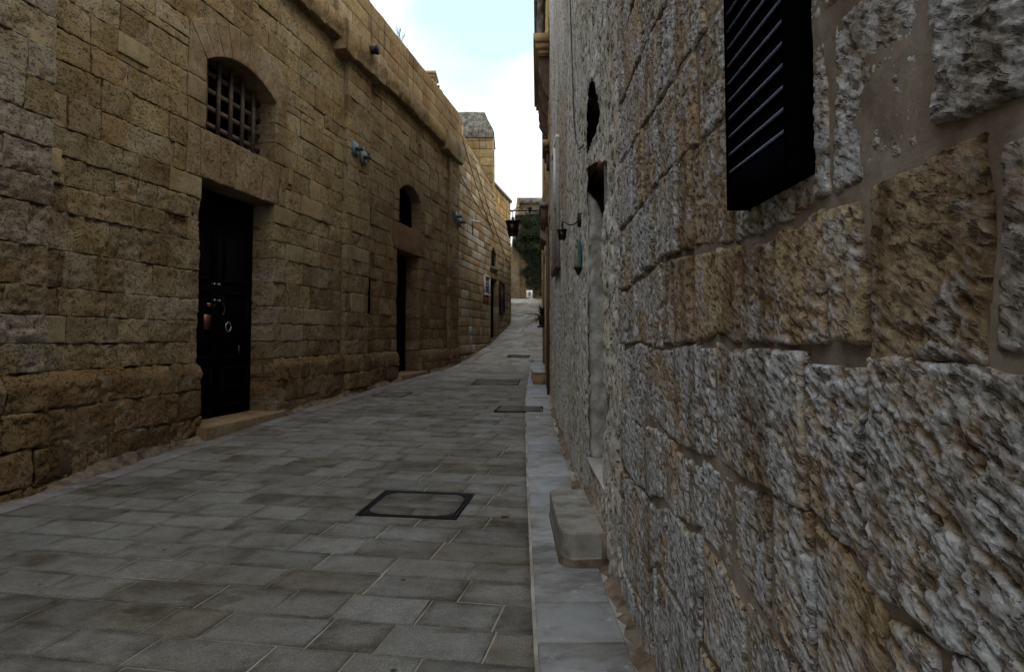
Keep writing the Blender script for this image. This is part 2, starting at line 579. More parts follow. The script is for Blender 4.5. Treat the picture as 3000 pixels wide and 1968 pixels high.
def rough_disp(u, v, seed, amp, style):
    """relief of one stone face, metres"""
    n = np.zeros_like(u)
    sx = (seed * 12.9898) % 97.0
    if style == 'ochre':
        q = np.column_stack([u * 5 + sx, v * 6, np.full_like(u, seed * 0.7)])
        n += amp * 0.8 * fbm(q, 2, 3)
        h = vnoise(np.column_stack([u * 17 + sx, v * 26, np.full_like(u, seed * 0.3)]), 8)
        n -= amp * 1.3 * np.clip(h - 0.15, 0, 1)
        n += amp * 0.25 * vnoise(q * 6, 9)
    elif style == 'rubble':
        q = np.column_stack([u * 4 + sx, v * 5, np.full_like(u, seed * 0.7)])
        n += amp * 0.5 * fbm(q, 2, 3)
        ca, sa = math.cos(0.48), math.sin(0.48)
        a, b = u * ca + v * sa, -u * sa + v * ca
        n += amp * 0.22 * fbm(np.column_stack([a * 22 + sx, b * 62, np.full_like(u, seed)]), 3, 21)
        k = 0.75 + 0.75 * vnoise(np.column_stack([u * 5 + sx, v * 5, np.full_like(u, seed)]), 44)
        h = vnoise(np.column_stack([a * 26 + sx, b * 66, np.full_like(u, seed * 0.3)]), 8)
        n -= amp * 1.5 * k * np.clip(h - 0.18, 0, 0.6)
        h = vnoise(np.column_stack([a * 60 + sx, b * 130, np.full_like(u, seed * 0.3)]), 9)
        n -= amp * 0.9 * k * np.clip(h - 0.15, 0, 1)
        h = vnoise(np.column_stack([u * 13 + sx, v * 17, np.full_like(u, seed * 0.3)]), 31)
        n -= amp * 1.2 * np.clip(h - 0.55, 0, 1)
        n += amp * 0.25 * vnoise(np.column_stack([u * 150 + sx, v * 150, np.full_like(u, seed)]), 5)
    return n


def stone(fr, C, n0, depth, du, dv, amp=0.008, rnd=0.025, seed=1.0, ch=0.0, style='ochre', ew=0.006, chb=0.0, want_h=False):
    """a block whose face is the quad C = bl, br, tr, tl in (u, v)"""
    C = np.asarray(C, float)
    W = max(0.02, 0.5 * (abs(C[1, 0] - C[0, 0]) + abs(C[2, 0] - C[3, 0])))
    H = max(0.02, 0.5 * (abs(C[3, 1] - C[0, 1]) + abs(C[2, 1] - C[1, 1])))
    def samp(Lg, d):
        e = min(rnd / Lg, 0.25)
        k = max(2, int(round((1 - 2 * e) * Lg / d)) + 1)
        return np.concatenate([[0, e * 0.4], np.linspace(e, 1 - e, k), [1 - e * 0.4, 1]])
    s, t = samp(W, du), samp(H, dv)
    S, T = np.meshgrid(s, t, indexing='ij')
    S, T = S.ravel(), T.ravel()
    w = [(1 - S) * (1 - T), S * (1 - T), S * T, (1 - S) * T]
    uv = sum(w[k][:, None] * C[k] for k in range(4))
    u, v = uv[:, 0], uv[:, 1]
    d = np.minimum(np.minimum(S * W, (1 - S) * W), np.minimum(T * H, (1 - T) * H))
    x = 1 - np.clip(d / rnd, 0, 1)
    drop = rnd * 0.85 * (1 - np.sqrt(np.clip(1 - x * x, 0, 1)))
    rel = rough_disp(u, v, seed, amp, style)
    n = n0 - drop + rel
    if ch:
        n -= ch * np.clip((T - 0.62) / 0.38, 0, 1) ** 1.5
    if chb:      # broken lower arris
        q = vnoise(np.column_stack([u * 4.5, v * 0 + seed, u * 0]), 41)
        n -= chb * np.clip((0.35 + 0.25 * q - T) / 0.3, 0, 1)
    if ew:
        ed = np.exp(-d / (rnd * 1.5))
        q = np.column_stack([u * 13 + seed, v * 13, np.full_like(u, seed)])
        u = u + ew * ed * vnoise(q, 61)
        v = v + ew * ed * vnoise(q + 31.0, 62)
    a, b = len(s), len(t)
    idx = np.arange(a * b).reshape(a, b)
    ring = np.concatenate([idx[:, 0], idx[-1, 1:], idx[-2::-1, -1], idx[0, -2:0:-1]])
    V = fr.P(u, v, n)
    B = fr.P(u[ring], v[ring], np.full(len(ring), n0 - depth))
    F = grid_faces(a, b)
    m = len(ring)
    k = np.arange(m)
    k2 = (k + 1) % m
    o = a * b
    Fs = np.stack([o + k, o + m + k, o + m + k2, o + k2], -1)
    F = np.vstack([F, Fs])
    if want_h:
        hh = (rel - np.median(rel)) / max(amp, 1e-4) - drop / max(amp, 1e-4) * .4
        return np.vstack([V, V[ring], B]), (F[:, ::-1] if fr.flip else F), np.concatenate([hh, hh[ring], np.full(m, -1.0)])
    return np.vstack([V, V[ring], B]), (F[:, ::-1] if fr.flip else F)


# rough size a wall piece has in the view, used only to choose which pieces are parts of their own and which are joined
_cp, _sp = math.cos(R(PITCH)), math.sin(R(PITCH))


def seen_area(P):
    zc = P[:, 1] * _cp + (P[:, 2] - EYE) * _sp
    if zc.min() < 0.15:
        return 0.0
    yc = -P[:, 1] * _sp + (P[:, 2] - EYE) * _cp
    x = np.clip(2000 * P[:, 0] / zc, -1500, 1500)
    y = np.clip(2000 * yc / zc - 104, -984, 984)
    return 0.5 * abs(np.dot(x, np.roll(y, -1)) - np.dot(y, np.roll(x, -1)))


def emit(pieces, name, rest_name, mat, parent, limit=300):
    """pieces: (area, V, F, tint); the largest become parts, the rest one part of kind stuff"""
    pieces = sorted(pieces, key=lambda x: -x[0])
    acc = Acc()
    cnt = 0
    for A, V, F, tint in pieces:
        if cnt < limit and A > 4:
            mk(name, V, F, mat, parent, tint=tint, smooth=True)
            cnt += 1
        else:
            acc.add(V, F, tint)
    if acc.V:
        o = acc.build(rest_name, mat, parent, smooth=True)
        o['kind'] = 'stuff'


# ------------------------------------------------------------------ ground profile and street plan
_KY = [-8, 4.2, 5.8, 8.4, 10.1, 11.3, 15.7, 19.3, 21, 25.4, 29.3, 33.5, 37.5, 39, 80]
_KZ = [-1.42, -1.42, -1.385, -1.265, -1.18, -1.13, -.98, -.88, -.76, -.22, .59, 1.33, 2.06, 2.12, 2.12]
_ys = np.linspace(-8, 80, 3521)
_zs = np.interp(_ys, _KY, _KZ)
_k = np.exp(-.5 * (np.arange(-60, 61) * .025 / .5) ** 2)
_k /= _k.sum()
_zs = np.convolve(np.pad(_zs, 60, 'edge'), _k, 'valid')


def zg(Y):
    return np.interp(Y, _ys, _zs)


FL = Frame((-5.4, 0), (.1825, 1.0014), 1)        # left side of the street
FR = Frame((.578, 0), (.0075, 1), -1)            # rough wall on the right
FA = Frame((.665, 11.6), (.038, 1), -1)          # house fronts beyond it


def gl(u):
    """street level at the foot of the left wall"""
    return float(zg(u * FL.d[1]))


def XK(Y):
    """left edge of the right-hand slab strip, then the house fronts"""
    return np.where(np.asarray(Y) < 20.9, np.interp(Y, [-6, 3, 6.6, 11.6, 14.4, 20.9], [.03, .109, .15, .23, .323, .567]),
                    .665 + .038 * (np.asarray(Y) - 11.6) - 0.02)


# ------------------------------------------------------------------ street
def build_street():
    ys = np.concatenate([np.linspace(-7, 40, 189), [44, 52, 60]])
    xs = np.linspace(-9, 6, 31)
    Y, X = np.meshgrid(ys, xs, indexing='ij')
    V = np.column_stack([X.ravel(), Y.ravel(), zg(Y.ravel()) + EYE - 0.0022])
    street = structure(mk('street', V, grid_faces(len(ys), len(xs), flip=True), M['joint']))
    # earth beyond
    g = structure(mk('ground', *wbox(-150, 150, -120, 200, -0.6, -0.3), M['earth']))

    pieces = []
    s = 2.35
    t_dir, s_dir = FL.n, FL.d
    r = np.random.default_rng(11)
    tone = None
    while s < 43:
        h = r.uniform(0.30, 0.37)
        t0 = 0.40 if s < 29.6 else -1.6
        # right-hand limit where this row meets the slab strip
        def tlim(ss):
            t = 5.0
            for _ in range(8):
                y = (FL.O + ss * s_dir + t * t_dir)[1]
                x = float(XK(y))
                t = (x - FL.O[0] - ss * s_dir[0]) / t_dir[0]
            return t
        ta, tb = tlim(s), tlim(s + h)
        if s < 24:
            ta, tb = ta - 0.008, tb - 0.008
        cuts = [t0]
        while cuts[-1] < min(ta, tb) - 0.35:
            cuts.append(cuts[-1] + r.choice([0.34, 0.42, 0.5, 0.58]) * r.uniform(0.88, 1.12))
        if min(ta, tb) - cuts[-1] < 0.15 and len(cuts) > 1:
            cuts.pop()
        for k, tc0 in enumerate(cuts):
            last = k == len(cuts) - 1
            tc1 = None if last else cuts[k + 1]
            g = 0.0045
            C = [(s + g, tc0 + g), (s + g, (ta if last else tc1) - g), (s + h - g, (tb if last else tc1) - g), (s + h - g, tc0 + g)]
            jit = r.uniform(-0.006, 0.006, 4)
            XY = np.array([FL.O + a * s_dir + b * t_dir for a, b in C]) + (jit * np.array([1, 1, 1, 1]))[:, None] * s_dir * 0.5
            near = XY[:, 1].mean() < 14
            c = XY.mean(0)
            dz = r.uniform(-0.0022, 0.003)
            tilt = r.normal(0, 0.0022, 2)
            ins = 0.004
            rings = []
            lev = ((0, -0.03), (0, -0.0025), (ins, 0.002)) + (((r.uniform(.03, .09), 0.0022),) if c[1] < 13 else ())
            for sc, z in lev:
                d = XY - c
                q = c + d * (1 - sc / np.maximum(np.abs(d).max(0), 0.05))
                if sc > .02:
                    q = q + r.normal(0, .012, (4, 2))
                zz = zg(q[:, 1]) + EYE + z + dz + (q - c) @ tilt
                rings.append(np.column_stack([q, zz]))
            V = np.vstack(rings)
            m_ = 4 * (len(rings) - 1)
            F = [[m_, m_ + 1, m_ + 2, m_ + 3]]
            for ring in range(0, m_, 4):
                for j in range(4):
                    j2 = (j + 1) % 4
                    F.append([ring + j, ring + j2, ring + 4 + j2, ring + 4 + j])
            v = r.uniform(0.92, 1.07)
            warm = r.uniform(0, 1)
            base = np.array([0.258, 0.260, 0.250]) * (1 - 0.22 * (warm > 0.8)) if warm < 0.93 else np.array([0.225, 0.212, 0.185])
            dirt = r.choice([0.15, 0.4, 0.75, 1.0], p=[0.42, 0.33, 0.17, 0.08])
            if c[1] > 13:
                v *= 1.0 + 1.8 * min(1, (c[1] - 14) / 9) if c[1] > 14 else 1.0  # farther stones lightened: sky sheen put into the tint
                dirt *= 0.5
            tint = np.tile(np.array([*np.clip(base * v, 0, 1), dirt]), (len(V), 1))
            if len(rings) > 3:
                tint[:12, 3] = np.clip(dirt + r.uniform(.1, .9, 12), 0, 1)
            P = rings[2]
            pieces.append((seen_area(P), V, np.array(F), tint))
        s += h
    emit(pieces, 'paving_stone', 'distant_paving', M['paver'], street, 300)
    return street


def strip_slabs(name, quads, parent_name, tint_base, top, label_mat='slab'):
    """smooth slabs laid in a strip; quads are four world XY corners each"""
    out_ = []
    r = np.random.default_rng(len(quads) + 3)
    for XY in quads:
        XY = np.asarray(XY, float)
        c = XY.mean(0)
        dz = r.uniform(-.002, .003)
        tilt = r.normal(0, 0.003, 2)
        rings = []
        for ins, z in ((0, -0.05), (0, -0.004), (0.007, 0.001)):
            d = XY - c
            q = c + d * (1 - ins / np.maximum(np.abs(d).max(0), 0.05))
            rings.append(np.column_stack([q, zg(q[:, 1]) + EYE + z + top + dz + (q - c) @ tilt]))
        V = np.vstack(rings)
        F = [[8, 9, 10, 11]]
        for ring in (0, 4):
            for j in range(4):
                j2 = (j + 1) % 4
                F.append([ring + j, ring + j2, ring + 4 + j2, ring + 4 + j])
        F = np.array(F)
        a = np.cross(V[9] - V[8], V[10] - V[8])
        if a[2] < 0:
            F = F[:, ::-1]
        v = r.uniform(0.82, 1.1) * (1 + 1.3 * np.clip((c[1] - 14) / 10, 0, 1))  # farther slabs paler too, sky sheen carried by their colour
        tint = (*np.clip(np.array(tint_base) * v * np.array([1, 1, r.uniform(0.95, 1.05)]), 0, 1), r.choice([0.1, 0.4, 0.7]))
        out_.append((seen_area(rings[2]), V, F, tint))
    return out_


def build_strips():
    # right-hand strip of pale marble slabs
    y = 1.6
    r = np.random.default_rng(5)
    quads = []
    while y < 20.6:
        h = r.uniform(0.44, 0.58) if y < 12 else r.uniform(0.5, 0.7)
        y1 = min(y + h, 20.8)
        def xr(yy):
            return .578 + .0075 * yy - (.075 + .02 * n1(yy * 2, 4)) if yy < 11.6 else .665 + .038 * (yy - 11.6) - .03
        g = 0.008
        quads.append([(float(XK(y)) + .006, y + g), (xr(y), y + g), (xr(y1), y1 - g), (float(XK(y1)) + .006, y1 - g)])
        y = y1
    ys = np.linspace(1.0, 20.9, 140)
    V, Fq = [], None
    xs0 = XK(ys) - 0.002
    xs1 = np.where(ys < 11.6, .578 + .0075 * ys + .02, .665 + .038 * (ys - 11.6) + .02)
    X = np.stack([xs0, xs1], 1)
    Y = np.stack([ys, ys], 1)
    V = np.column_stack([X.ravel(), Y.ravel(), zg(Y.ravel()) + EYE + 0.004])
    pav = structure(mk('pavement', V, grid_faces(len(ys), 2, flip=True), M['joint']))
    emit(strip_slabs('slab', quads, 'pavement', (0.36, 0.385, 0.43), 0.012), 'slab', 'distant_slabs', M['slab'], pav)
    # gutter slabs at the foot of the left wall, round the corner of the last house
    quads = []
    s = 4.9
    r = np.random.default_rng(6)
    def W2(s_, t_):
        return FL.O + s_ * FL.d + t_ * FL.n
    while s < 29.9:
        h = r.uniform(0.5, 0.8)
        wd = 0.385 + 0.25 * np.clip((s - 26) / 3, 0, 1)
        wd2 = 0.385 + 0.25 * np.clip((s + h - 26) / 3, 0, 1)
        g = 0.006
        t_in = 0.07 + 0.02 * n1(s * 1.7, 2)
        quads.append([W2(s + g, t_in), W2(s + g, wd), W2(s + h - g, wd2), W2(s + h - g, t_in)])
        s += h
    # the strip turns away behind the corner
    a0, a1 = W2(s, 0.05), W2(s, 0.62)
    for k in range(4):
        b0 = a0 + np.array([-0.25, 0.9])
        b1 = a1 + np.array([-0.22, 1.15])
        quads.append([a0 + [0, .01], a1 + [0, .01], b1, b0])
        a0, a1 = b0, b1
    ys = np.linspace(4.6, 30.6, 150)
    L0, L1 = [], []
    for s_ in ys:
        L0.append(W2(s_, -0.3))
        L1.append(W2(s_, 0.392 + 0.25 * np.clip((s_ - 26) / 3, 0, 1)))
    XY = np.stack([np.array(L0), np.array(L1)], 1).reshape(-1, 2)
    V = np.column_stack([XY, zg(XY[:, 1]) + EYE + 0.0])
    gut = structure(mk('gutter', V, grid_faces(len(ys), 2, flip=True), M['mortar_base']))
    emit(strip_slabs('slab', quads, 'gutter', (0.235, 0.24, 0.24), 0.006), 'slab', 'distant_slabs', M['slab'], gut)


def fillet(name, path, width, height, mat, parent, seed, to_wall):
    """crumbling mortar heaped in the corner between a wall and the paving; path = world XY along the wall foot"""
    path = np.asarray(path, float)
    L = np.concatenate([[0], np.cumsum(np.hypot(*np.diff(path, axis=0).T))])
    N, K = int(L[-1] / .03), 9
    t = np.linspace(0, L[-1], N)
    px_, py_ = np.interp(t, L, path[:, 0]), np.interp(t, L, path[:, 1])
    T, J = np.meshgrid(t, np.linspace(0, 1, K), indexing='ij')
    z0 = np.zeros_like(T).ravel()
    wob = 1 + .55 * vnoise(np.column_stack([T.ravel() * 2.2, z0, z0]), seed) + .5 * vnoise(np.column_stack([T.ravel() * 9, z0, z0]), seed + 1)
    off = np.outer(np.ones(N), np.linspace(0, 1, K)).ravel() * width * np.clip(wob, .25, 2)
    f = J.ravel()
    hh = height * (1 - f) ** 1.3 * np.clip(1 + .9 * vnoise(np.column_stack([T.ravel() * 3, z0, z0]), seed + 2), .1, 2)
    hh += .022 * (1 - f * .7) * fbm(np.column_stack([T.ravel() * 16, f * 4, z0]), 3, seed + 3)
    hh = np.where(f > .99, -.012, np.maximum(hh, -.006) + .004)
    X = np.repeat(px_, K) - to_wall[0] * off
    Y = np.repeat(py_, K) - to_wall[1] * off
    V = np.column_stack([X, Y, zg(Y) + EYE + hh])
    return mk(name, V, grid_faces(N, K, flip=to_wall[0] > 0), mat, parent, smooth=True)


# ------------------------------------------------------------------ coursed walls
def fill_courses(fr, breaks, regions, holes, ground, seed, wob=0.012, lens=(0.36, 0.46, 0.56, 0.68), joint=0.007, top=None, steps=0.0):
    """yields (corner quad, region n, touches opening?) for every stone.
    holes: (function v -> (u0, u1) or None); regions: (u0, u1, n)"""
    r = np.random.default_rng(seed)
    def wv(u, k):
        if k in fixed:
            return breaks[k]
        st = steps * n1(math.floor(u / 0.47 + k * .37) * 5.1, seed + k) * (0.25 if breaks[k] > -.2 else 1.0) if steps else 0.0
        return st + breaks[k] + wob * n1(u * 0.8 + k * 7.3, seed) + wob * 0.5 * n1(u * 2.9 + k * 3.1, seed + 1)
    fixed = {k for k, b in enumerate(breaks) if any(abs(b - e) < 1e-4 for h in holes for e in h.get('edges', ()))}
    for k in range(len(breaks) - 1):
        v0, v1 = breaks[k], breaks[k + 1]
        for (ra, rb, rn) in regions:
            # free intervals as (ua0, ua1, ub0, ub1): left edge at bottom/top, right edge at bottom/top
            iv = [((ra, ra, False), (rb, rb, False))]
            for h in holes:
                if v1 <= h['v0'] + 1e-4 or v0 >= h['v1'] - 1e-4:
                    continue
                e0, e1 = h['f'](max(v0, h['v0']) + 1e-5), h['f'](min(v1, h['v1']) - 1e-5)
                hl, hr = (e0[0], e1[0], h['reveal']), (e0[1], e1[1], h['reveal'])
                new = []
                for (a, b) in iv:
                    if min(hl[:2]) >= max(b[:2]) or max(hr[:2]) <= min(a[:2]):
                        new.append((a, b))
                        continue
                    if min(hl[:2]) > a[0] + 0.04:
                        new.append((a, hl))
                    if max(hr[:2]) < b[0] - 0.04:
                        new.append((hr, b))
                iv = new
            for (a, b) in iv:
                Lg = min(b[:2]) - max(a[:2])
                if Lg < 0.03:
                    continue
                cuts = []
                x = max(a[:2]) + r.choice(lens) * r.uniform(0.45, 1.0)
                while x < min(b[:2]) - 0.16:
                    if x > max(a[:2]) + 0.12:
                        cuts.append(x)
                    x += r.choice(lens) * r.uniform(0.85, 1.15)
                ed = [(a[0], a[1], a[2])] + [(c + r.uniform(-.006, .006), c + r.uniform(-.006, .006), False) for c in cuts] + [(b[0], b[1], b[2])]
                for i in range(len(ed) - 1):
                    l, rr = ed[i], ed[i + 1]
                    gl_, gr_ = (0 if l[2] else joint), (0 if rr[2] else joint)
                    q = [(l[0] + gl_, wv(l[0], k) + joint), (rr[0] - gr_, wv(rr[0], k) + joint),
                         (rr[1] - gr_, wv(rr[1], k + 1) - joint), (l[1] + gl_, wv(l[1], k + 1) - joint)]
                    um = 0.5 * (l[0] + rr[0])
                    if ground is not None and max(q[2][1], q[3][1]) < ground(um) - 0.02:
                        continue
                    if top is not None:
                        tl, tr = top(q[3][0]), top(q[2][0])
                        q[3] = (q[3][0], min(q[3][1], tl))
                        q[2] = (q[2][0], min(q[2][1], tr))
                        if q[3][1] - q[0][1] < 0.04 and q[2][1] - q[1][1] < 0.04:
                            continue
                        if q[3][1] < q[0][1] + 0.01:
                            q[3] = (q[3][0], q[0][1] + 0.01)
                        if q[2][1] < q[1][1] + 0.01:
                            q[2] = (q[2][0], q[1][1] + 0.01)
                    rev = l[2] or rr[2]
                    for h in holes:      # stones just above / below an opening show their bed in the reveal
                        if h['reveal'] and um > h['f'](h['v0'] + 1e-5)[0] - 0.3 and um < h['f'](h['v0'] + 1e-5)[1] + 0.3:
                            if abs(v1 - h['v0']) < 0.02 or abs(v0 - h['v1']) < 0.02:
                                rev = True
                    yield q, rn, rev, k


def core_boxes(fr, breaks, u0, u1, holes, n_out, n_in, top=None, step=None):
    """the mortar body of the wall, left open at the openings"""
    a = Acc()
    for k in range(len(breaks) - 1):
        v0, v1 = breaks[k], breaks[k + 1]
        iv = [(u0, u1)]
        for h in holes:
            if v1 <= h['v0'] + 1e-4 or v0 >= h['v1'] - 1e-4:
                continue
            e = h['f'](max(v0, h['v0']) + 1e-5)
            e2 = h['f'](min(v1, h['v1']) - 1e-5)
            lo, hi = min(e[0], e2[0]) - 0.02, max(e[1], e2[1]) + 0.02
            new = []
            for (p, q) in iv:
                if lo >= q or hi <= p:
                    new.append((p, q))
                else:
                    if lo > p:
                        new.append((p, lo))
                    if hi < q:
                        new.append((hi, q))
            iv = new
        for (p, q) in iv:
            if top is None:
                a.add(*fbox(fr, p, q, v0, v1, n_in, n_out))
            else:
                xs = np.arange(p, q, 0.5).tolist() + [q]
                for x0, x1 in zip(xs[:-1], xs[1:]):
                    t = min(top(x0), top(x1)) - 0.03
                    if t > v0 + 0.02:
                        a.add(*fbox(fr, x0, x1, v0, min(v1, t), n_in, n_out))
    return a


def rect_hole(u0, u1, v0, v1, reveal=True):
    return dict(v0=v0, v1=v1, f=lambda v: (u0, u1), reveal=reveal, edges=(v0, v1))


def arch_hole(u0, u1, v0, spring, rise, reveal=True):
    c, hw = 0.5 * (u0 + u1), 0.5 * (u1 - u0)
    rad = (hw * hw + rise * rise) / (2 * rise)
    def f(v):
        if v <= spring:
            return (u0, u1)
        y = v - spring + rad - rise
        x = math.sqrt(max(rad * rad - y * y, 0))
        return (c - x, c + x)
    return dict(v0=v0, v1=spring + rise, f=f, reveal=reveal, edges=(v0, spring, spring + rise))


def arc_pts(u0, u1, spring, rise, n):
    c, hw = 0.5 * (u0 + u1), 0.5 * (u1 - u0)
    rad = (hw * hw + rise * rise) / (2 * rise)
    a = math.asin(min(1, hw / rad))
    return [(c + rad * math.sin(-a + 2 * a * k / n), spring + rise - rad + rad * math.cos(-a + 2 * a * k / n)) for k in range(n + 1)]


def ochre_tint(r, u, v):
    v_ = r.uniform(0.80, 1.15)
    base = np.array([0.36, 0.288, 0.175])
    x = r.random()
    if x < 0.14:
        base = np.array([0.30, 0.22, 0.13])      # iron-rich brown bed
    elif x < 0.30:
        base = np.array([0.39, 0.33, 0.235])      # paler bed
    return np.clip(base * v_, 0, 1)


def build_left_hall():
    b = thing('stone_hall', 'long ochre limestone hall with a barred arched window above its near black double door', 'building', tuple(FL.p(8, gl(8), 0)))
    r = np.random.default_rng(21)
    door = rect_hole(8.55, 10.30, -2.0, 1.96)
    door2 = rect_hole(15.64, 17.30, -2.0, 2.0)
    sur = arch_hole(8.25, 10.62, 1.96, 3.85, .35, False)
    sur2 = arch_hole(15.36, 17.64, 2.0, 3.62, .32, False)
    slot = rect_hole(13.76, 14.10, .45, 1.17)
    holes = [door, door2, sur, sur2, slot]
    br = [-1.62, -1.30, -.98, -.66, -.33, -.07, .19, .45, .81, 1.17, 1.43, 1.70, 1.96, 2.0, 2.28, 2.6, 2.9, 3.2, 3.5, 3.62, 3.85, 3.94, 4.2, 4.48, 4.77, 5.05, 5.33]
    # drop the very thin slices except where an opening needs them
    br = [x for x in br if x not in (2.0, 3.94)]
    door2['v1'] = 1.98
    sur2['v0'] = 1.98
    br = [1.97 if abs(x - 1.96) < 1e-6 else x for x in br]
    door['v1'] = door2['v1'] = sur['v0'] = sur2['v0'] = 1.97
    sur2 = arch_hole(15.36, 17.64, 1.97, 3.57, .28, False)
    holes = [door, door2, sur, sur2, slot]
    for h in holes:
        h['edges'] = tuple(1.97 if abs(e - 1.97) < .04 else e for e in h['edges'])
    body_regions = [(4.4, 6.25, .11), (6.25, 12.70, 0.0), (12.70, 13.79, .085), (13.79, 19.80, 0.0), (19.80, 20.84, .075)]
    pieces, plinth = [], []
    for q, rn, rev, k in fill_courses(FL, br, body_regions, holes, gl, 3, .014, (.36, .46, .56, .68), .002):
        uc, vc = q[0][0] * .5 + q[1][0] * .5, q[0][1] * .5 + q[3][1] * .5
        low = vc < -.34
        dist = uc
        du = float(np.clip(0.0042 * dist, .026, .12))
        sd = r.uniform(0, 1000)
        t = ochre_tint(r, uc, vc)
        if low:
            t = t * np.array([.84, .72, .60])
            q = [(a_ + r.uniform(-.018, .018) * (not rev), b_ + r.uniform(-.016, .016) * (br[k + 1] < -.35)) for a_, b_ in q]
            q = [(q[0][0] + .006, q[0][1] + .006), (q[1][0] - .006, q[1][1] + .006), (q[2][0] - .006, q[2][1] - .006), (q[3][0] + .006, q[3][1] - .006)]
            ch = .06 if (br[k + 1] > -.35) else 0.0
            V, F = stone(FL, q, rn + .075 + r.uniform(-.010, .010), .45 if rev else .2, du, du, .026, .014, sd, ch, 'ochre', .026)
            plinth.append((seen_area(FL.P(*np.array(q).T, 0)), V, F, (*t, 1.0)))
        else:
            x = r.random()
            amp, n_off, rough = (.021 if vc < 1.6 else .015), r.uniform(-.010, .008), .9
            if x < .14:          # badly eaten block
                amp, n_off, rough = .028, r.uniform(-.016, -.008), 1.0
            elif x < .21 and uc > 6.25:        # renewed, smooth block
                amp, n_off, rough = .003, r.uniform(0, .008), .15
                t = t * np.array([1.02, 1.06, 1.10])
            if vc > 2.0:
                amp *= .75
                t = t * np.array([1.02, 1.0, .94])
            if uc < 6.25:        # buttress has kept patches of grey limewash
                t = .42 * t + .58 * np.array([.36, .35, .32]) if r.random() < .8 else t
                amp *= 1.5
            if uc > 13.9 and vc < 2:
                t = t * np.array([.90, .78, .68])
            V, F = stone(FL, q, rn + n_off, .45 if rev else .16, du, du, amp, .010, sd, 0, 'ochre', .012)
            pieces.append((seen_area(FL.P(*np.array(q).T, 0)), V, F, (*t, rough)))
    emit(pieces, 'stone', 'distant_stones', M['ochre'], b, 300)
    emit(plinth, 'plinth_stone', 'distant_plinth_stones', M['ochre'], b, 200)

    # new limestone patches let into the face
    for u0, u1, v0, v1, n in ((5.93, 6.235, 2.43, 2.70, .10), (6.26, 6.43, 1.52, 1.74, .03), (7.10, 7.56, 2.97, 3.19, .022), (10.67, 10.78, 2.36, 2.60, .03)):
        V, F = stone(FL, [(u0, v0), (u1, v0), (u1, v1), (u0, v1)], n, .12, .08, .08, .001, .008, 3.3, 0, 'none', .001)
        mk('patch_stone', V, F, M['ashlar'], b, tint=(.39, .325, .20, .05), smooth=True)

    # arched window surrounds, flat door lintels
    def surround(uo0, uo1, ui0, ui1, sill, sp_i, rise_i, sp_o, rise_o, k, big):
        inn = arc_pts(ui0, ui1, sp_i, rise_i, k)
        outr = arc_pts(uo0, uo1, sp_o, rise_o, k)
        for i in range(k):
            q = [inn[i], inn[i + 1], outr[i + 1], outr[i]]
            g = .003
            q = [(q[0][0] + g, q[0][1]), (q[1][0] - g, q[1][1]), (q[2][0] - g, q[2][1] - .006), (q[3][0] + g, q[3][1] - .006)]
            V, F = stone(FL, q, .016 + r.uniform(-.003, .003), .47 if big else .26, .06 if big else .12, .06 if big else .12, .006, .010, r.uniform(0, 99), 0, 'ochre', .003)
            mk('voussoir', V, F, M['ochre'], b, tint=(*np.array([.335, .26, .17]) * r.uniform(.92, 1.06), .45), smooth=True)
        vs_ = np.linspace(sill, sp_i, 4)
        for i in range(3):
            v0, v1 = vs_[i] + .004, vs_[i + 1] - .004
            tl = sp_o - .006 if i == 2 else v1
            for q, rough in (([(uo0 + .004, v0), (ui0, v0), (ui0, v1), (uo0 + .004, tl)], .3), ([(ui1, v0), (uo1 - .004, v0), (uo1 - .004, tl), (ui1, v1)], .8)):
                V, F = stone(FL, q, .012 + r.uniform(-.004, .004), .47 if big else .26, .06, .06, .008 if rough < .5 else .016, .012, r.uniform(0, 99), 0, 'ochre', .004)
                mk('jamb_stone', V, F, M['ochre'], b, tint=(*np.array([.325, .25, .155]) * r.uniform(.9, 1.06), rough), smooth=True)
    surround(8.25, 10.62, 8.60, 10.28, 2.6, 3.5, .24, 3.85, .35, 9, True)
    surround(15.36, 17.64, 15.72, 17.32, 2.6, 3.34, .26, 3.57, .28, 7, False)
    # flat arch over the near door
    ub = np.linspace(8.25, 10.62, 8)
    ub[1], ub[-2] = 8.52, 10.40
    for i in range(7):
        sk = (i - 3) * .018
        sk2 = (i - 2) * .018
        q = [(ub[i] + .006, 1.973), (ub[i + 1] - .006, 1.973), (ub[i + 1] - .006 + (sk2 if i < 6 else 0), 2.594), (ub[i] + .006 + (sk if i > 0 else 0), 2.594)]
        V, F = stone(FL, q, .012 + r.uniform(-.008, .008), .46, .06, .06, .014, .018, r.uniform(0, 99), 0, 'ochre', .008)
        mk('lintel_stone', V, F, M['ochre'], b, tint=(*np.array([.335, .26, .165]) * r.uniform(.88, 1.08), .95), smooth=True)
    V, F = stone(FL, [(15.37, 1.98), (17.63, 1.98), (17.63, 2.594), (15.37, 2.594)], .012, .46, .2, .2, .006, .02, 5.1, 0, 'ochre', .004)
    mk('lintel_stone', V, F, M['ochre'], b, tint=(.30, .19, .10, .6), smooth=True)

    # ledge course with its broken lower arris, parapet above
    pieces = []
    u = 4.4
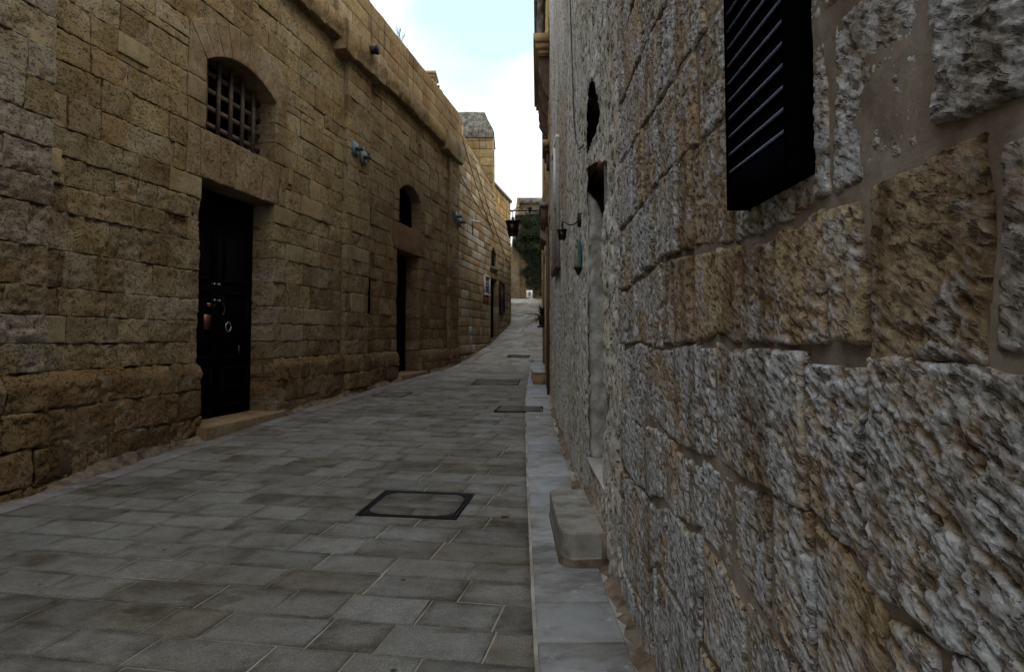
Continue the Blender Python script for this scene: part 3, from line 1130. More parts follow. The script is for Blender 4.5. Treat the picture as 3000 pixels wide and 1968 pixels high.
    while u < 20.8:
        L = r.uniform(.5, .85)
        u1 = min(u + L, 20.84)
        if 20.84 - u1 < .25:
            u1 = 20.84
        pil = (12.45 < .5 * (u + u1) < 13.95) or u1 > 19.6
        lo = 5.33 - (.16 if pil else 0) + r.uniform(-.015, .03)
        q = [(u + .002, lo), (u1 - .002, lo + r.uniform(-.03, .03)), (u1 - .002, 5.73), (u + .002, 5.73)]
        V, F = stone(FL, q, .19 + (.07 if pil else 0) + r.uniform(-.004, .004), .4, .06 if u < 16 else .12, .05 if u < 16 else .1, .010, .014, r.uniform(0, 999), .03, 'ochre', .014, .05)
        pieces.append((seen_area(FL.P(*np.array(q).T, .17)), V, F, (*ochre_tint(r, u, 5) * np.array([1.25, 1.22, 1.12]), .7)))
        u = u1
    emit(pieces, 'ledge_stone', 'ledge_rest', M['parapet'], b)
    pieces = []
    for q, rn, rev, k in fill_courses(FL, [5.735, 6.05, 6.37, 6.68], [(4.4, 20.84, .14)], [], None, 9, .006, (.5, .62, .75, .9), .004):
        V, F = stone(FL, q, rn + r.uniform(-.004, .004), .42, .12, .1, .007, .010, r.uniform(0, 999), 0, 'ochre', .008)
        pieces.append((seen_area(FL.P(*np.array(q).T, .1)), V, F, (*ochre_tint(r, 0, 6) * np.array([1.35, 1.30, 1.15]), .5)))
    emit(pieces, 'parapet_stone', 'parapet_rest', M['parapet'], b)

    # body
    wi = arch_hole(8.60, 10.28, 2.6, 3.5, .24)
    wi2 = arch_hole(15.72, 17.32, 2.6, 3.36, .26)
    # the surround stones carry their own body, so the core is open over the whole surround
    brc = sorted(set(br + [-1.9]))
    a = core_boxes(FL, brc, 4.4, 20.84, [door, door2, sur, sur2, slot], -.040, -.45)
    for pu0, pu1, pn in ((4.4, 6.24, .055), (12.71, 13.78, .03), (19.81, 20.84, .02)):
        a.add(*fbox(FL, pu0, pu1, -1.9, 5.33, -.03, pn))
    for pu0, pu1 in ((4.4, 8.53), (10.32, 15.62), (17.32, 20.84)):
        a.add(*fbox(FL, pu0, pu1, -1.9, -.40, -.03, .06))
    a.add(*fbox(FL, 4.4, 20.84, 5.33, 6.62, -.45, .08))
    # fill behind the surrounds, above the arches
    a.add(*fbox(FL, 4.4, 20.84, -2.0, 6.6, -4.0, -3.6))
    a.add(*fbox(FL, 4.4, 20.84, 5.9, 6.2, -3.6, -.45))
    a.add(*fbox(FL, 4.0, 4.4, -2.0, 6.6, -4.0, -.02))
    a.add(*fbox(FL, 20.5, 20.84, -2.0, 6.6, -3.6, -.45))
    a.add(*fbox(FL, -8.0, 4.0, -2.0, 6.6, -4.0, 0.0))
    a.build('wall', M['mortar_dark'], b)
    # dark rooms behind the windows
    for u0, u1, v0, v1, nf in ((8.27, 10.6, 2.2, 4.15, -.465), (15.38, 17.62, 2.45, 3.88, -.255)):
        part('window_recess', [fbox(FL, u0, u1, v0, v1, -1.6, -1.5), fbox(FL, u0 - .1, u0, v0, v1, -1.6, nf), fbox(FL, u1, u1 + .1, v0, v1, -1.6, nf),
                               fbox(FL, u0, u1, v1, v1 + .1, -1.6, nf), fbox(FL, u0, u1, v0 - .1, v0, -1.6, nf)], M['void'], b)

    # window grille of riveted flat bars
    g = part('window_grille', [fbox(FL, 8.60, 10.28, 2.575, 2.598, -.30, -.2)], M['rust'], b)
    top_at = lambda u: 3.5 + .24 - (u - 9.44) ** 2 * (.24 / .84 ** 2)
    for i in range(5):
        u = 8.91 + i * .285
        mk('upright_bar', *fbox(FL, u - .030, u + .030, 2.6, top_at(u) - .002, -.245, -.21), M['rust'], g)
    for i, v in enumerate((2.80, 3.03, 3.26, 3.49)):
        mk('cross_bar', *fbox(FL, 8.60, 10.28, v - .032, v + .032, -.268, -.247), M['rust'], g)

    # near double door
    d = part('double_door', [fbox(FL, 8.56, 10.29, -1.10, 1.96, -.40, -.36)], M['black_paint'], b)
    for s0, s1 in ((8.57, 9.425), (9.435, 10.28)):
        mk('door_leaf', *fbox(FL, s0, s1, -1.09, 1.95, -.359, -.335), M['black_paint'], d)
        for v0, v1 in ((-.98, -.42), (-.30, .62), (.74, 1.84)):
            a = Acc()
            w = .045
            for (x0, x1, y0, y1) in ((s0 + .1, s1 - .1, v0, v0 + w), (s0 + .1, s1 - .1, v1 - w, v1), (s0 + .1, s0 + .1 + w, v0 + w, v1 - w), (s1 - .1 - w, s1 - .1, v0 + w, v1 - w)):
                a.add(*fbox(FL, x0, x1, y0, y1, -.336, -.312))
            a.build('panel_moulding', M['black_paint'], d)
        mk('kick_rail', *fbox(FL, s0 + .02, s1 - .02, -.72, -.68, -.337, -.316), M['black_paint'], d)
    lp = mk('letter_plate', *fbox(FL, 9.20, 9.37, .385, .445, -.336, -.322), M['brass'], d)
    lk = mk('lock_plate', *fbox(FL, 9.14, 9.30, .09, .29, -.336, -.325), M['brass'], d)
    mk('keyhole', *fbox(FL, 9.215, 9.235, .16, .22, -.3249, -.323), M['iron'], lk)
    for i, (u, v) in enumerate(((9.305, .705), (9.415, .705), (9.32, .485), (9.43, .485))):
        c = FL.p(u, v, -.33)
        nn = Vector((*FL.n, 0))
        mk('door_stud', *tube([c, c + nn * .03, c + nn * .045], .02, 8, .008), M['steel'], d, smooth=True)
    def ring(u, v, rad, wire, a0=0, a1=360):
        pts = [FL.p(u + rad * math.cos(R(a)), v + rad * 1.05 * math.sin(R(a)), -.30) for a in np.linspace(a0, a1, 17)]
        return tube(pts, wire, 6)
    mk('ring_pull', *ring(9.65, .13, .062, .008), M['steel'], d, smooth=True)
    mk('bow_handle', *ring(9.48, .37, .075, .007, -75, 75), M['lampdark'], d, smooth=True)
    mk('door_bolt', *tube([FL.p(9.95, -.26, -.322), FL.p(9.95, -.13, -.322)], .012, 6), M['lampdark'], d, smooth=True)

    # second door, slot window
    d2 = part('plank_door', [fbox(FL, 15.65, 17.29, -.86, 1.965, -.42, -.38)], M['black_paint'], b)
    for i in range(6):
        mk('plank', *fbox(FL, 15.66 + i * .271, 15.66 + i * .271 + .262, -.85, 1.95, -.379, -.36 - .004 * (i % 2)), M['black_paint'], d2)
    w2 = part('slot_window', [fbox(FL, 13.765, 14.095, .455, 1.165, -.06, -.030)], M['void'], b)
    a = Acc()
    for x0, x1, y0, y1 in ((13.765, 13.79, .455, 1.165), (14.07, 14.095, .455, 1.165), (13.79, 14.07, .455, .48), (13.79, 14.07, 1.14, 1.165)):
        a.add(*fbox(FL, x0, x1, y0, y1, -.030, -.008))
    a.build('frame', M['black_paint'], w2)

    # thresholds
    for u0, u1, top, nn, lab in ((8.47, 10.36, -1.10, .20, 1), (15.55, 17.40, -.86, .17, 2)):
        ds = []
        cut = np.linspace(u0, u1, 4)
        root = part('threshold', [fbox(FL, u0 + .02, u1 - .02, top - .4, top - .03, -.5, nn - .02)], M['mortar_base'], b)
        for i in range(3):
            V, F = stone(FL, [(cut[i] + .001, top - .35), (cut[i + 1] - .001, top - .35), (cut[i + 1] - .001, top), (cut[i] + .001, top)], nn, nn + .5, .12, .08, .002, .012, i + lab * 7, 0, 'ochre', .002)
            mk('step_stone', V, F, M['ashlar'], root, tint=(.36, .27, .17, .2), smooth=False)

    # rain spout through the parapet
    c = FL.p(13.35, 5.60, .1)
    nn = Vector((*FL.n, 0))
    sp = mk('rain_spout', *tube([c, c + nn * .30 - Vector((0, 0, .02))], .085, 14), M['iron'], b, smooth=True)
    mk('spout_collar', *tube([c + nn * .27 - Vector((0, 0, .018)), c + nn * .31 - Vector((0, 0, .02))], .096, 14), M['iron'], sp, smooth=True)
    return b


def build_left_house():
    """pale-patched ashlar house in the same line beyond the hall"""
    b = thing('ashlar_house', 'smooth ashlar house with pale repair blocks and a small arched window, beyond the long hall', 'building', tuple(FL.p(24, gl(24), 0)))
    r = np.random.default_rng(33)
    top = lambda u: float(np.interp(u, [20.86, 21.72, 25.11, 25.8, 26.2, 28.4, 29.9], [6.35, 6.33, 5.73, 5.5, 5.1, 4.76, 4.0]))
    door = rect_hole(25.72, 26.86, -2, 2.16)
    win = arch_hole(25.74, 26.72, 2.6, 3.13, .22)
    meter = rect_hole(22.14, 22.36, -.26, .32, True)
    holes = [door, win, meter]
    br = [-1.5, -1.2, -.9, -.58, -.26, .03, .32, .60, .88, 1.17, 1.46, 1.75, 2.16, 2.38, 2.6, 2.87, 3.13, 3.35, 3.62, 3.9, 4.18, 4.46, 4.74, 5.02, 5.30, 5.6, 5.9, 6.2, 6.5]
    pieces, pl = [], []
    for q, rn, rev, k in fill_courses(FL, br, [(20.87, 29.86, 0.0)], holes, gl, 17, .004, (.4, .55, .7, .9), .008, top):
        vc = .5 * (q[0][1] + q[3][1])
        uc = .5 * (q[0][0] + q[1][0])
        t = ochre_tint(r, 0, 0) * np.array([1.40, 1.40, 1.42])
        x = r.random()
        if 2.2 < vc < 4.0 and uc < 25.8 and x < .42 or x < .06:
            t = np.array([.66, .64, .57]) * r.uniform(.85, 1.08)
        elif x < .5:
            t = t * np.array([1.1, 1.12, 1.1])
        low = vc < -.27 and uc < 25.7
        V, F = stone(FL, q, rn + (.05 if low else 0) + r.uniform(-.006, .006), .32 if rev else .14, .3, .2, .004 if not low else .016, .016 if not low else .05, r.uniform(0, 999), .04 if low and br[k + 1] > -.3 else 0, 'ochre', .004)
        pieces.append((seen_area(FL.P(*np.array(q).T, 0)), V, F, (*np.clip(t, 0, 1), .35 if not low else .9)))
    emit(pieces, 'stone', 'distant_stones', M['ashlar'], b, 300)
    a = core_boxes(FL, sorted(set(br + [-1.9])), 20.86, 29.84, holes, -.018, -.3, top)
    for u0 in np.arange(20.86, 29.8, .5):
        u1 = min(u0 + .5, 29.84)
        a.add(*fbox(FL, u0, u1, -2, top(u1) - .05, -2.2, -1.9))
    a.add(*fbox(FL, 29.55, 29.84, -2, 4.0, -1.9, -.3))
    a.add(*fbox(FL, 20.86, 29.84, 3.6, 3.75, -1.9, -.3))
    a.build('wall', M['mortar_dark'], b)
    # end face of the house, coursed as well
    FE = Frame(tuple(FL.O + 29.86 * FL.d), tuple(-FL.n), -1)
    pe = []
    for q, rn, rev, k in fill_courses(FE, br, [(0.0, 2.2, .01)], [], lambda u: .4, 5, .004, (.5, .7), .008, lambda u: 4.0):
        V, F = stone(FE, q, rn, .1, .3, .2, .004, .016, r.uniform(0, 99), 0, 'ochre', .004)
        pe.append((0, V, F, (*ochre_tint(r, 0, 0), .35)))
    emit(pe, 'stone', 'end_face_stones', M['ashlar'], b, 0)
    # window: pale frame, sill, dark lattice
    wn = part('arched_window', [fbox(FL, 25.74, 26.72, 2.6, 3.4, -.12, -.085)], M['void'], b)
    for i in range(7):
        u = 25.80 + i * .14
        mk('lattice_bar', *tube([FL.p(u, 2.6, -.07), FL.p(u, 3.28 - 4 * (u - 26.23) ** 2 * .3, -.07)], .008, 4), M['iron'], wn)
    for i in range(5):
        v = 2.70 + i * .12
        mk('lattice_bar', *tube([FL.p(25.75, v, -.07), FL.p(26.71, v, -.07)], .008, 4), M['iron'], wn)
    mk('sill', *fbox(FL, 25.6, 26.86, 2.50, 2.595, -.2, .07), M['white' if 0 else 'mortar_light'], wn)
    for u0, u1 in ((25.58, 25.735), (26.725, 26.86)):
        V, F = stone(FL, [(u0, 2.6), (u1, 2.6), (u1, 3.13), (u0, 3.13)], .012, .3, .2, .2, .001, .01, 1, 0, 'none', .001)
        mk('window_jamb', V, F, M['ashlar'], wn, tint=(.50, .46, .38, .1), smooth=True)
    hood = arc_pts(25.55, 26.9, 3.15, .34, 8)
    inn = arc_pts(25.74, 26.72, 3.13, .22, 8)
    for i in range(8):
        V, F = stone(FL, [inn[i], inn[i + 1], hood[i + 1], hood[i]], .014, .3, .2, .2, .001, .008, 1, 0, 'none', .001)
        mk('voussoir', V, F, M['ashlar'], wn, tint=(.44, .36, .25, .1), smooth=True)
    # door
    d = part('wooden_door', [fbox(FL, 25.73, 26.85, -.35, 2.15, -.19, -.15)], M['black_paint'], b)
    for i in range(4):
        mk('plank', *fbox(FL, 25.74 + i * .275, 25.74 + i * .275 + .268, -.34, 2.14, -.149, -.135), M['black_paint'], d)
    # meter niche and its pale lid
    part('meter_niche', [fbox(FL, 22.15, 22.35, -.25, .31, -.28, -.2)], M['void'], b)
    part('meter_lid', [fbox(FL, 22.37, 22.72, .03, .32, .003, .025), fbox(FL, 22.45, 22.72, -.26, .028, .003, .02)], M['paper'], b)
    # cables slung across the face
    for (p0, p1, sag) in (((21.4, 6.1), (26.2, 3.75), .12), ((23.2, 5.7), (29.6, 2.9), .2), ((20.9, 5.0), (25.6, 4.1), .1)):
        pts = [FL.p(p0[0] + (p1[0] - p0[0]) * t, p0[1] + (p1[1] - p0[1]) * t - sag * 4 * t * (1 - t), .03) for t in np.linspace(0, 1, 9)]
        mk('cable', *tube(pts, .012, 5), M['iron'], b, smooth=True)
    return b


def wall_fixtures():
    nn = Vector((*FL.n, 0))
    up = Vector((0, 0, 1))
    al = Vector((*FL.d, 0))
    def spot(u, v, label, size, n0):
        t = thing('wall_spotlight', label, 'spotlight', tuple(FL.p(u, v, n0)), 'wall spotlights on square plates')
        mk('back_plate', *fbox(FL, u - size, u + size, v - size * .95, v + size * .95, n0, n0 + .035), M['bluegrey'], t)
        c = FL.p(u, v - size * .05, n0 + .035)
        s = size / .17
        br = mk('barrel', *tube([c, c + nn * .08 * s, c + nn * .16 * s], .048 * s, 12), M['lampdark'], t, smooth=True)
        mk('lamp_rim', *tube([c + nn * .13 * s, c + nn * .18 * s], .057 * s, 12), M['lampdark'], br, smooth=True)
        return t
    spot(13.02, 3.55, 'blue-grey square-plate spotlight, upper of the close pair on the pilaster', .135, .075)
    spot(13.42, 3.49, 'blue-grey square-plate spotlight, lower of the close pair on the pilaster', .135, .075)
    spot(20.30, 3.52, 'spotlight on a plate at the corner pilaster, nearer the hall of two', .15, .10)
    spot(20.72, 3.42, 'spotlight on a plate at the corner pilaster, nearer the ashlar house of two', .15, .10)
    # small white security camera
    t = thing('security_camera', 'small white camera on the pale blocks of the ashlar house', 'camera', tuple(FL.p(22.85, 3.80, 0)))
    mk('bracket', *fbox(FL, 22.78, 22.86, 3.74, 3.86, 0, .05), M['white'], t)
    c = FL.p(22.84, 3.78, .05)
    mk('camera_body', *tube([c, c + nn * .1 + al * -.02, c + nn * .2 + al * -.05 - up * .03], .04, 8), M['white'], t, smooth=True)
    mk('cable', *tube([FL.p(22.80, 3.74, .01), FL.p(22.82, 3.55, .01), FL.p(22.80, 3.35, .01)], .012, 5), M['iron'], t)
    # framed sign
    t = thing('framed_sign', 'white framed sign with dark print beside the far door', 'sign', tuple(FL.p(24.95, 1.8, 0)))
    mk('sign_sheet', *fbox(FL, 24.56, 25.34, 1.52, 2.12, .004, .02), M['paper'], t)
    for x0, x1, y0, y1 in ((24.50, 25.40, 2.12, 2.18), (24.50, 25.40, 1.46, 1.52), (24.50, 24.56, 1.52, 2.12), (25.34, 25.40, 1.52, 2.12)):
        mk('frame_rail', *fbox(FL, x0, x1, y0, y1, .004, .06), M['white'], t)
    r = random.Random(4)
    for i in range(4):
        v = 2.04 - i * .13
        u = 24.62
        a = Acc()
        while u < 25.2:
            w_ = r.uniform(.05, .12)
            mk('print', *fbox(FL, u, u + w_, v - .05, v + .02 * r.random(), .0205, .023), M['ink'], t)
            u += w_ + r.uniform(.03, .08)
    # tile plaque
    t = thing('tile_plaque', 'red-brown tile plaque under the white framed sign', 'plaque', tuple(FL.p(24.9, 1.3, 0)))
    mk('plaque_back', *fbox(FL, 24.50, 25.22, 1.17, 1.43, .003, .02), M['iron'], t)
    for i in range(3):
        mk('tile', *fbox(FL, 24.52 + i * .232, 24.52 + i * .232 + .222, 1.19, 1.41, .02, .032), M['tile_red'], t)
    # poster case
    t = thing('poster_case', 'dark framed poster case on the wall past the far door', 'notice board', tuple(FL.p(27.7, 1.5, 0)))
    mk('poster', *fbox(FL, 27.36, 28.06, .95, 2.07, .01, .03), M['poster'], t)
    mk('poster_figure', *fbox(FL, 27.52, 27.9, 1.02, 1.62, .0305, .034), M['ink'], t)
    mk('poster_figure', *tube([FL.p(27.7, 1.70, .031), FL.p(27.7, 1.70, .035)], .1, 10), M['paper'], t)
    for x0, x1, y0, y1 in ((27.28, 28.14, 2.07, 2.15), (27.28, 28.14, .87, .95), (27.28, 27.36, .95, 2.07), (28.06, 28.14, .95, 2.07)):
        mk('frame_rail', *fbox(FL, x0, x1, y0, y1, .004, .07), M['iron'], t)


def block_wall(fr, parent, u0, u1, v0, v1, ch, mat, tintf, seed, name='stone', lim=120, rest='distant_stones', lens=(.5, .7, .9), n0=0.0, top=None, amp=.006, du=.35):
    br = np.arange(v0, v1 + .01, ch)
    r = np.random.default_rng(seed)
    p = []
    for q, rn, rev, k in fill_courses(fr, list(br), [(u0, u1, n0)], [], None, seed, .006, lens, .008, top):
        V, F = stone(fr, q, rn + r.uniform(-.01, .01), .12, du, du, amp, .02, r.uniform(0, 99), 0, 'ochre', .005)
        P = fr.P(*np.array(q).T, 0)
        p.append((seen_area(P), V, F, tintf(r)))
    emit(p, name, rest, mat, parent, lim)


def build_far():
    och = lambda r: (*np.clip(ochre_tint(r, 0, 0) * np.array([1.35, 1.28, 1.05]), 0, 1), .6)
    # tower behind the ashlar house
    t = thing('stone_tower', 'square stone turret with a hipped lichen-grey cap, rising behind the ashlar house', 'tower', (-2.3, 29, EYE))
    x1, y0 = -.80, 28.6
    FT = Frame((-3.6, y0), (1, 0), 1)          # face towards the camera (n = -Y)
    FS = Frame((x1, y0), (0, 1), 1)            # face towards the street (n = +X)
    a = Acc()
    a.add(*wbox(-3.6, x1 - .02, y0 + .02, y0 + 2.6, EYE - 1, EYE + 8.6))
    a.build('wall', M['mortar_dark'], t)
    block_wall(FT, t, 0, 2.80, 3.6, 8.65, .36, M['parapet'], och, 3, lim=60)
    block_wall(FS, t, 0, 2.6, 3.6, 8.65, .36, M['parapet'], och, 4, lim=30)
    # cap: chamfered block, subdivided and roughened
    N = 18
    V = []
    zs = np.array([8.64, 8.72, 9.0, 9.3, 9.62, 9.68, 9.69])
    ins = np.array([-.02, .0, .12, .26, .40, .50, 1.2])
    for z, i in zip(zs, ins):
        xa, xb, ya, yb = -3.62 + i, x1 + .02 - i, y0 - .02 + i, y0 + 2.62 - i
        per = []
        for k in range(N):
            f = k / N
            per += [(xa + (xb - xa) * f, ya)]
        for k in range(N):
            per += [(xb, ya + (yb - ya) * k / N)]
        for k in range(N):
            per += [(xb - (xb - xa) * k / N, yb)]
        for k in range(N):
            per += [(xa, yb - (yb - ya) * k / N)]
        V += [(x, y, EYE + z) for x, y in per]
    V = np.array(V)
    V[:, 0] += .035 * fbm(V * 3.1, 2, 1)
    V[:, 2] += .05 * fbm(V * 2.7 + 5, 2, 2)
    n4 = 4 * N
    F = []
    for i in range(len(zs) - 1):
        for k in range(n4):
            k2 = (k + 1) % n4
            F.append([i * n4 + k, i * n4 + k2, (i + 1) * n4 + k2, (i + 1) * n4 + k])
    last = (len(zs) - 1) * n4
    F += [[last + k, last + (k + 1) % n4, last + n4 - 1 - (k + 1), last + n4 - 1 - k] for k in range(n4 // 2 - 1)]
    mk('cap', V, np.array(F), M['lichen'], t)
    for k in range(9):
        xx = -3.62 + k * .313
        V, F = stone(FT, [(k * .312, 8.40), (k * .312 + .30, 8.40), (k * .312 + .30, 8.66), (k * .312, 8.66)], .05, .12, .15, .12, .015, .03, k, 0, 'ochre', .01)
        mk('eave_stone', V, F, M['lichen'], t, smooth=True)

    # gable end with a moulded cap behind the hall parapet
    t = thing('gable_pier', 'ochre gable pier with a moulded cap showing over the hall parapet', 'roof gable', (-3, 24, EYE + 6))
    y = 24.0
    xa = -3.28
    mk('pier', *wbox(xa, xa + .46, y, y + .8, EYE + 5, EYE + 9.25), M['ashlar_plain'], t)
    mk('cap_moulding', *wbox(xa - .05, xa + .51, y - .05, y + .85, EYE + 9.25, EYE + 9.36), M['ashlar_plain'], t)
    mk('cap_slab', *wbox(xa - .10, xa + .56, y - .10, y + .9, EYE + 9.36, EYE + 9.46), M['ashlar_plain'], t)
    mk('necking', *wbox(xa - .03, xa + .49, y - .03, y + .83, EYE + 8.98, EYE + 9.04), M['ashlar_plain'], t)
    V = np.array([[xa + .46, y + .1, EYE + 5], [xa + 1.5, y + .1, EYE + 5], [xa + 1.5, y + .1, EYE + 7.6], [xa + .46, y + .1, EYE + 9.1],
                  [xa + .46, y + .6, EYE + 5], [xa + 1.5, y + .6, EYE + 5], [xa + 1.5, y + .6, EYE + 7.6], [xa + .46, y + .6, EYE + 9.1]])
    mk('raking_wall', V, BOXF, M['ashlar_plain'], t)
    V = V.copy()
    V[[0, 1, 4, 5], 2] = [EYE + 9.1, EYE + 7.6, EYE + 9.1, EYE + 7.6]
    V[[2, 3, 6, 7], 2] += .09
    V[:4, 1] -= .07
    V[4:, 1] += .07
    mk('raking_coping', V, BOXF, M['ashlar_plain'], t)
    # street lamp head over the parapet
    t = thing('street_lamp', 'small dark street lamp head peeping over the hall parapet by the gable', 'lamp', (-2.42, 22.5, EYE + 5))
    c = (-2.46, 22.5, EYE + 5.0)
    mk('post', *lathe(c, [(.0, 0), (.04, 0), (.035, 2.9), (.0, 2.9)], 8), M['iron'], t, smooth=True)
    hd = mk('lamp_head', *lathe(c, [(.0, 2.9), (.07, 2.9), (.13, 3.15), (.0, 3.16)], 6), M['iron'], t)
    mk('lamp_cap', *lathe(c, [(.15, 3.15), (.10, 3.24), (.03, 3.29), (.03, 3.33), (.045, 3.35), (.02, 3.40), (.0, 3.41)], 6), M['iron'], hd)

    # set-back building past the house corner
    t = thing('setback_building', 'taller ochre block set back past the corner of the ashlar house', 'building', (-.8, 33, EYE))
    FB = Frame((-.07 - .1825 * 9, 36 - 9 * 1.0), (.1825, 1.0), 1)
    a = Acc()
    a.add(*fbox(FB, 0, 9.1, -1, 7.05, -3, -.02))
    a.build('wall', M['mortar_dark'], t)
    block_wall(FB, t, 0, 9.15, 1.5, 7.1, .35, M['parapet'], lambda r: (*np.clip(ochre_tint(r, 0, 0) * np.array([1.5, 1.38, .95]), 0, 1), .6), 7, lim=90)
    mk('coping', *fbox(FB, 0, 9.15, 7.06, 7.20, -.35, .08), M['lichen'], t)

    # bastion wall closing the street
    t = thing('bastion_wall', 'tall end wall closing the street, half hidden by dark ivy', 'wall', (1, 41, EYE + 2))
    y = 41.0
    FW = Frame((.35, y), (1, 0), 1)
    a = Acc()
    a.add(*wbox(.35, 4.2, y + .02, y + 2.5, EYE + 1.5, EYE + 8.3))
    a.build('wall', M['mortar_dark'], t)
    block_wall(FW, t, 0, 3.9, 1.9, 8.0, .36, M['parapet'], lambda r: (*np.clip(ochre_tint(r, 0, 0) * np.array([.95, .92, .82]), 0, 1), 1.0), 9, lim=110, lens=(.45, .6, .8))
    for i in range(4):
        mk('panel_stone', *fbox(FW, .45 + i * .55, .45 + i * .55 + .5, 7.35, 7.62, .03, .06), M['lichen'], t)
    mk('coping', *fbox(FW, -.05, 3.9, 8.02, 8.36, -1.0, .08), M['lichen'], t)
    # battered left end
    V = np.array([[-.9, y - .2, EYE + 1], [.45, y - .2, EYE + 1], [.45, y - .1, EYE + 8.3], [.30, y - .1, EYE + 8.3],
                  [-.9, y + 3, EYE + 1], [.45, y + 3, EYE + 1], [.45, y + 3, EYE + 8.3], [.30, y + 3, EYE + 8.3]])
    V2 = V.copy()
    V2[[0, 4], 0] = -.55
    mk('battered_end', V2, BOXF, M['parapet'], t, tint=(.40, .34, .24, .8))
    # lower wing to the left of the crest
    a = Acc()
    FWl = Frame((-6.0, y + .6), (1, 0), 1)
    a.add(*wbox(-6, -.4, y + .62, y + 2, EYE + 1, EYE + 4.4))
    a.build('low_wing', M['mortar_dark'], t)
    block_wall(FWl, t, 0, 5.9, 1.9, 4.5, .36, M['parapet'], och, 19, lim=30, rest='wing_stones')

    # ivy
    r = np.random.default_rng(3)
    n = 20000
    iv = thing('ivy', 'dark ivy hanging thickly over the end wall of the street', 'plant', (1.2, y - .1, EYE + 2.2))
    k = 0
    pts = []
    while len(pts) < n:
        x, z = r.uniform(.1, 2.5), r.uniform(2.4, 7.3)
        f = (z - 2.4) / 4.9
        left = .36 + .75 * (1 - f) ** 1.3 + .18 * math.sin(z * 3.1) + .12 * math.sin(z * 7.7) - .25 * math.exp(-((z - 5.6) / .8) ** 2)
        dens = min(1, .06 + 1.3 * max(0, f - .12) ** .8)
        if x < left:
            continue
        if f > .93 and r.random() < .5:
            continue
        cl = vnoise(np.array([[x * 2.6, z * 2.3, 0]]), 5)[0]
        if r.random() > dens * (.75 + .8 * cl):
            continue
        bulge = .12 + .38 * math.exp(-((z - 5.7) / 1.2) ** 2)
        pts.append((x, y - .05 - bulge * r.random() * (1 + .6 * cl), EYE + z))
    P = np.array(pts)
    ang = r.uniform(0, 2 * np.pi, n)
    nrm = np.column_stack([r.normal(0, .5, n), -1 + r.normal(0, .4, n), r.normal(.35, .5, n)])
    nrm /= np.linalg.norm(nrm, axis=1)[:, None]
    a = np.cross(nrm, np.array([0, 0, 1.0]))
    a /= np.linalg.norm(a, axis=1)[:, None]
    b_ = np.cross(nrm, a)
    sz = r.uniform(.035, .075, n)[:, None]
    ca, sa = np.cos(ang)[:, None], np.sin(ang)[:, None]
    e1, e2 = (a * ca + b_ * sa) * sz, (-a * sa + b_ * ca) * sz
    V = np.stack([P - e1, P - e2 * .7 + e1 * .1, P + e1 * 1.2, P + e2 * .7 + e1 * .1], 1).reshape(-1, 3)
    F = np.arange(4 * n).reshape(-1, 4)
    o = mk('leaves', V, F, M['leaf'], iv)
    o['kind'] = 'stuff'
    for s in range(14):
        x = r.uniform(.7, 2.3)
        z = r.uniform(5, 6.8)
        pts = [Vector((x + .25 * n1(q * .9 + s, 3), y - .1 - .1 * abs(n1(q + s, 4)), EYE + z - q * (z - r.uniform(2.3, 3.2)) / 6)) for q in range(7)]
        mk('stem', *tube(pts, .02, 5, .008), M['twig'], iv)
    # white meter box at the foot
    t = thing('meter_box', 'small white vented meter box at the foot of the end wall', 'meter box', (1.06, y - .2, EYE + 2.1))
    mk('box', *wbox(.86, 1.22, y - .30, y - .02, EYE + 2.28, EYE + 2.74), M['white'], t)
    mk('plinth', *wbox(1.02, 1.28, y - .36, y - .04, EYE + 2.05, EYE + 2.27), M['paper'], t)
    for i in range(4):
        mk('vent_slat', *wbox(.95, 1.13, y - .315, y - .301, EYE + 2.42 + i * .06, EYE + 2.45 + i * .06), M['ink'], t)


def lichen_mat():
    b = NB('lichened_stone', 0.95, 0.1)
    f = b.noise(5, 6, 0.7)
    g = b.noise(22, 5, 0.7)
    c = b.mix(b.ramp(f, .4, .6), (.25, .24, .21), (.07, .068, .062))
    c = b.mix(b.ramp(g, .56, .66), c, (.38, .35, .16))
    c = b.mix(b.ramp(g, .3, .42, .7, 0), c, (.04, .038, .034))
    b.bump(g, .9, .05)
    return b.color(c)


M['lichen'] = lichen_mat()


def plain_ashlar():
    b = NB('plain_ochre_stone', 0.9, 0.2)
    f = b.noise(4, 6, 0.6)
    c = b.mix(b.ramp(f, .35, .7), (.44, .32, .17), (.30, .20, .105))
    b.bump(b.noise(40, 4), .5, .01)
    return b.color(c)


M['ashlar_plain'] = plain_ashlar()


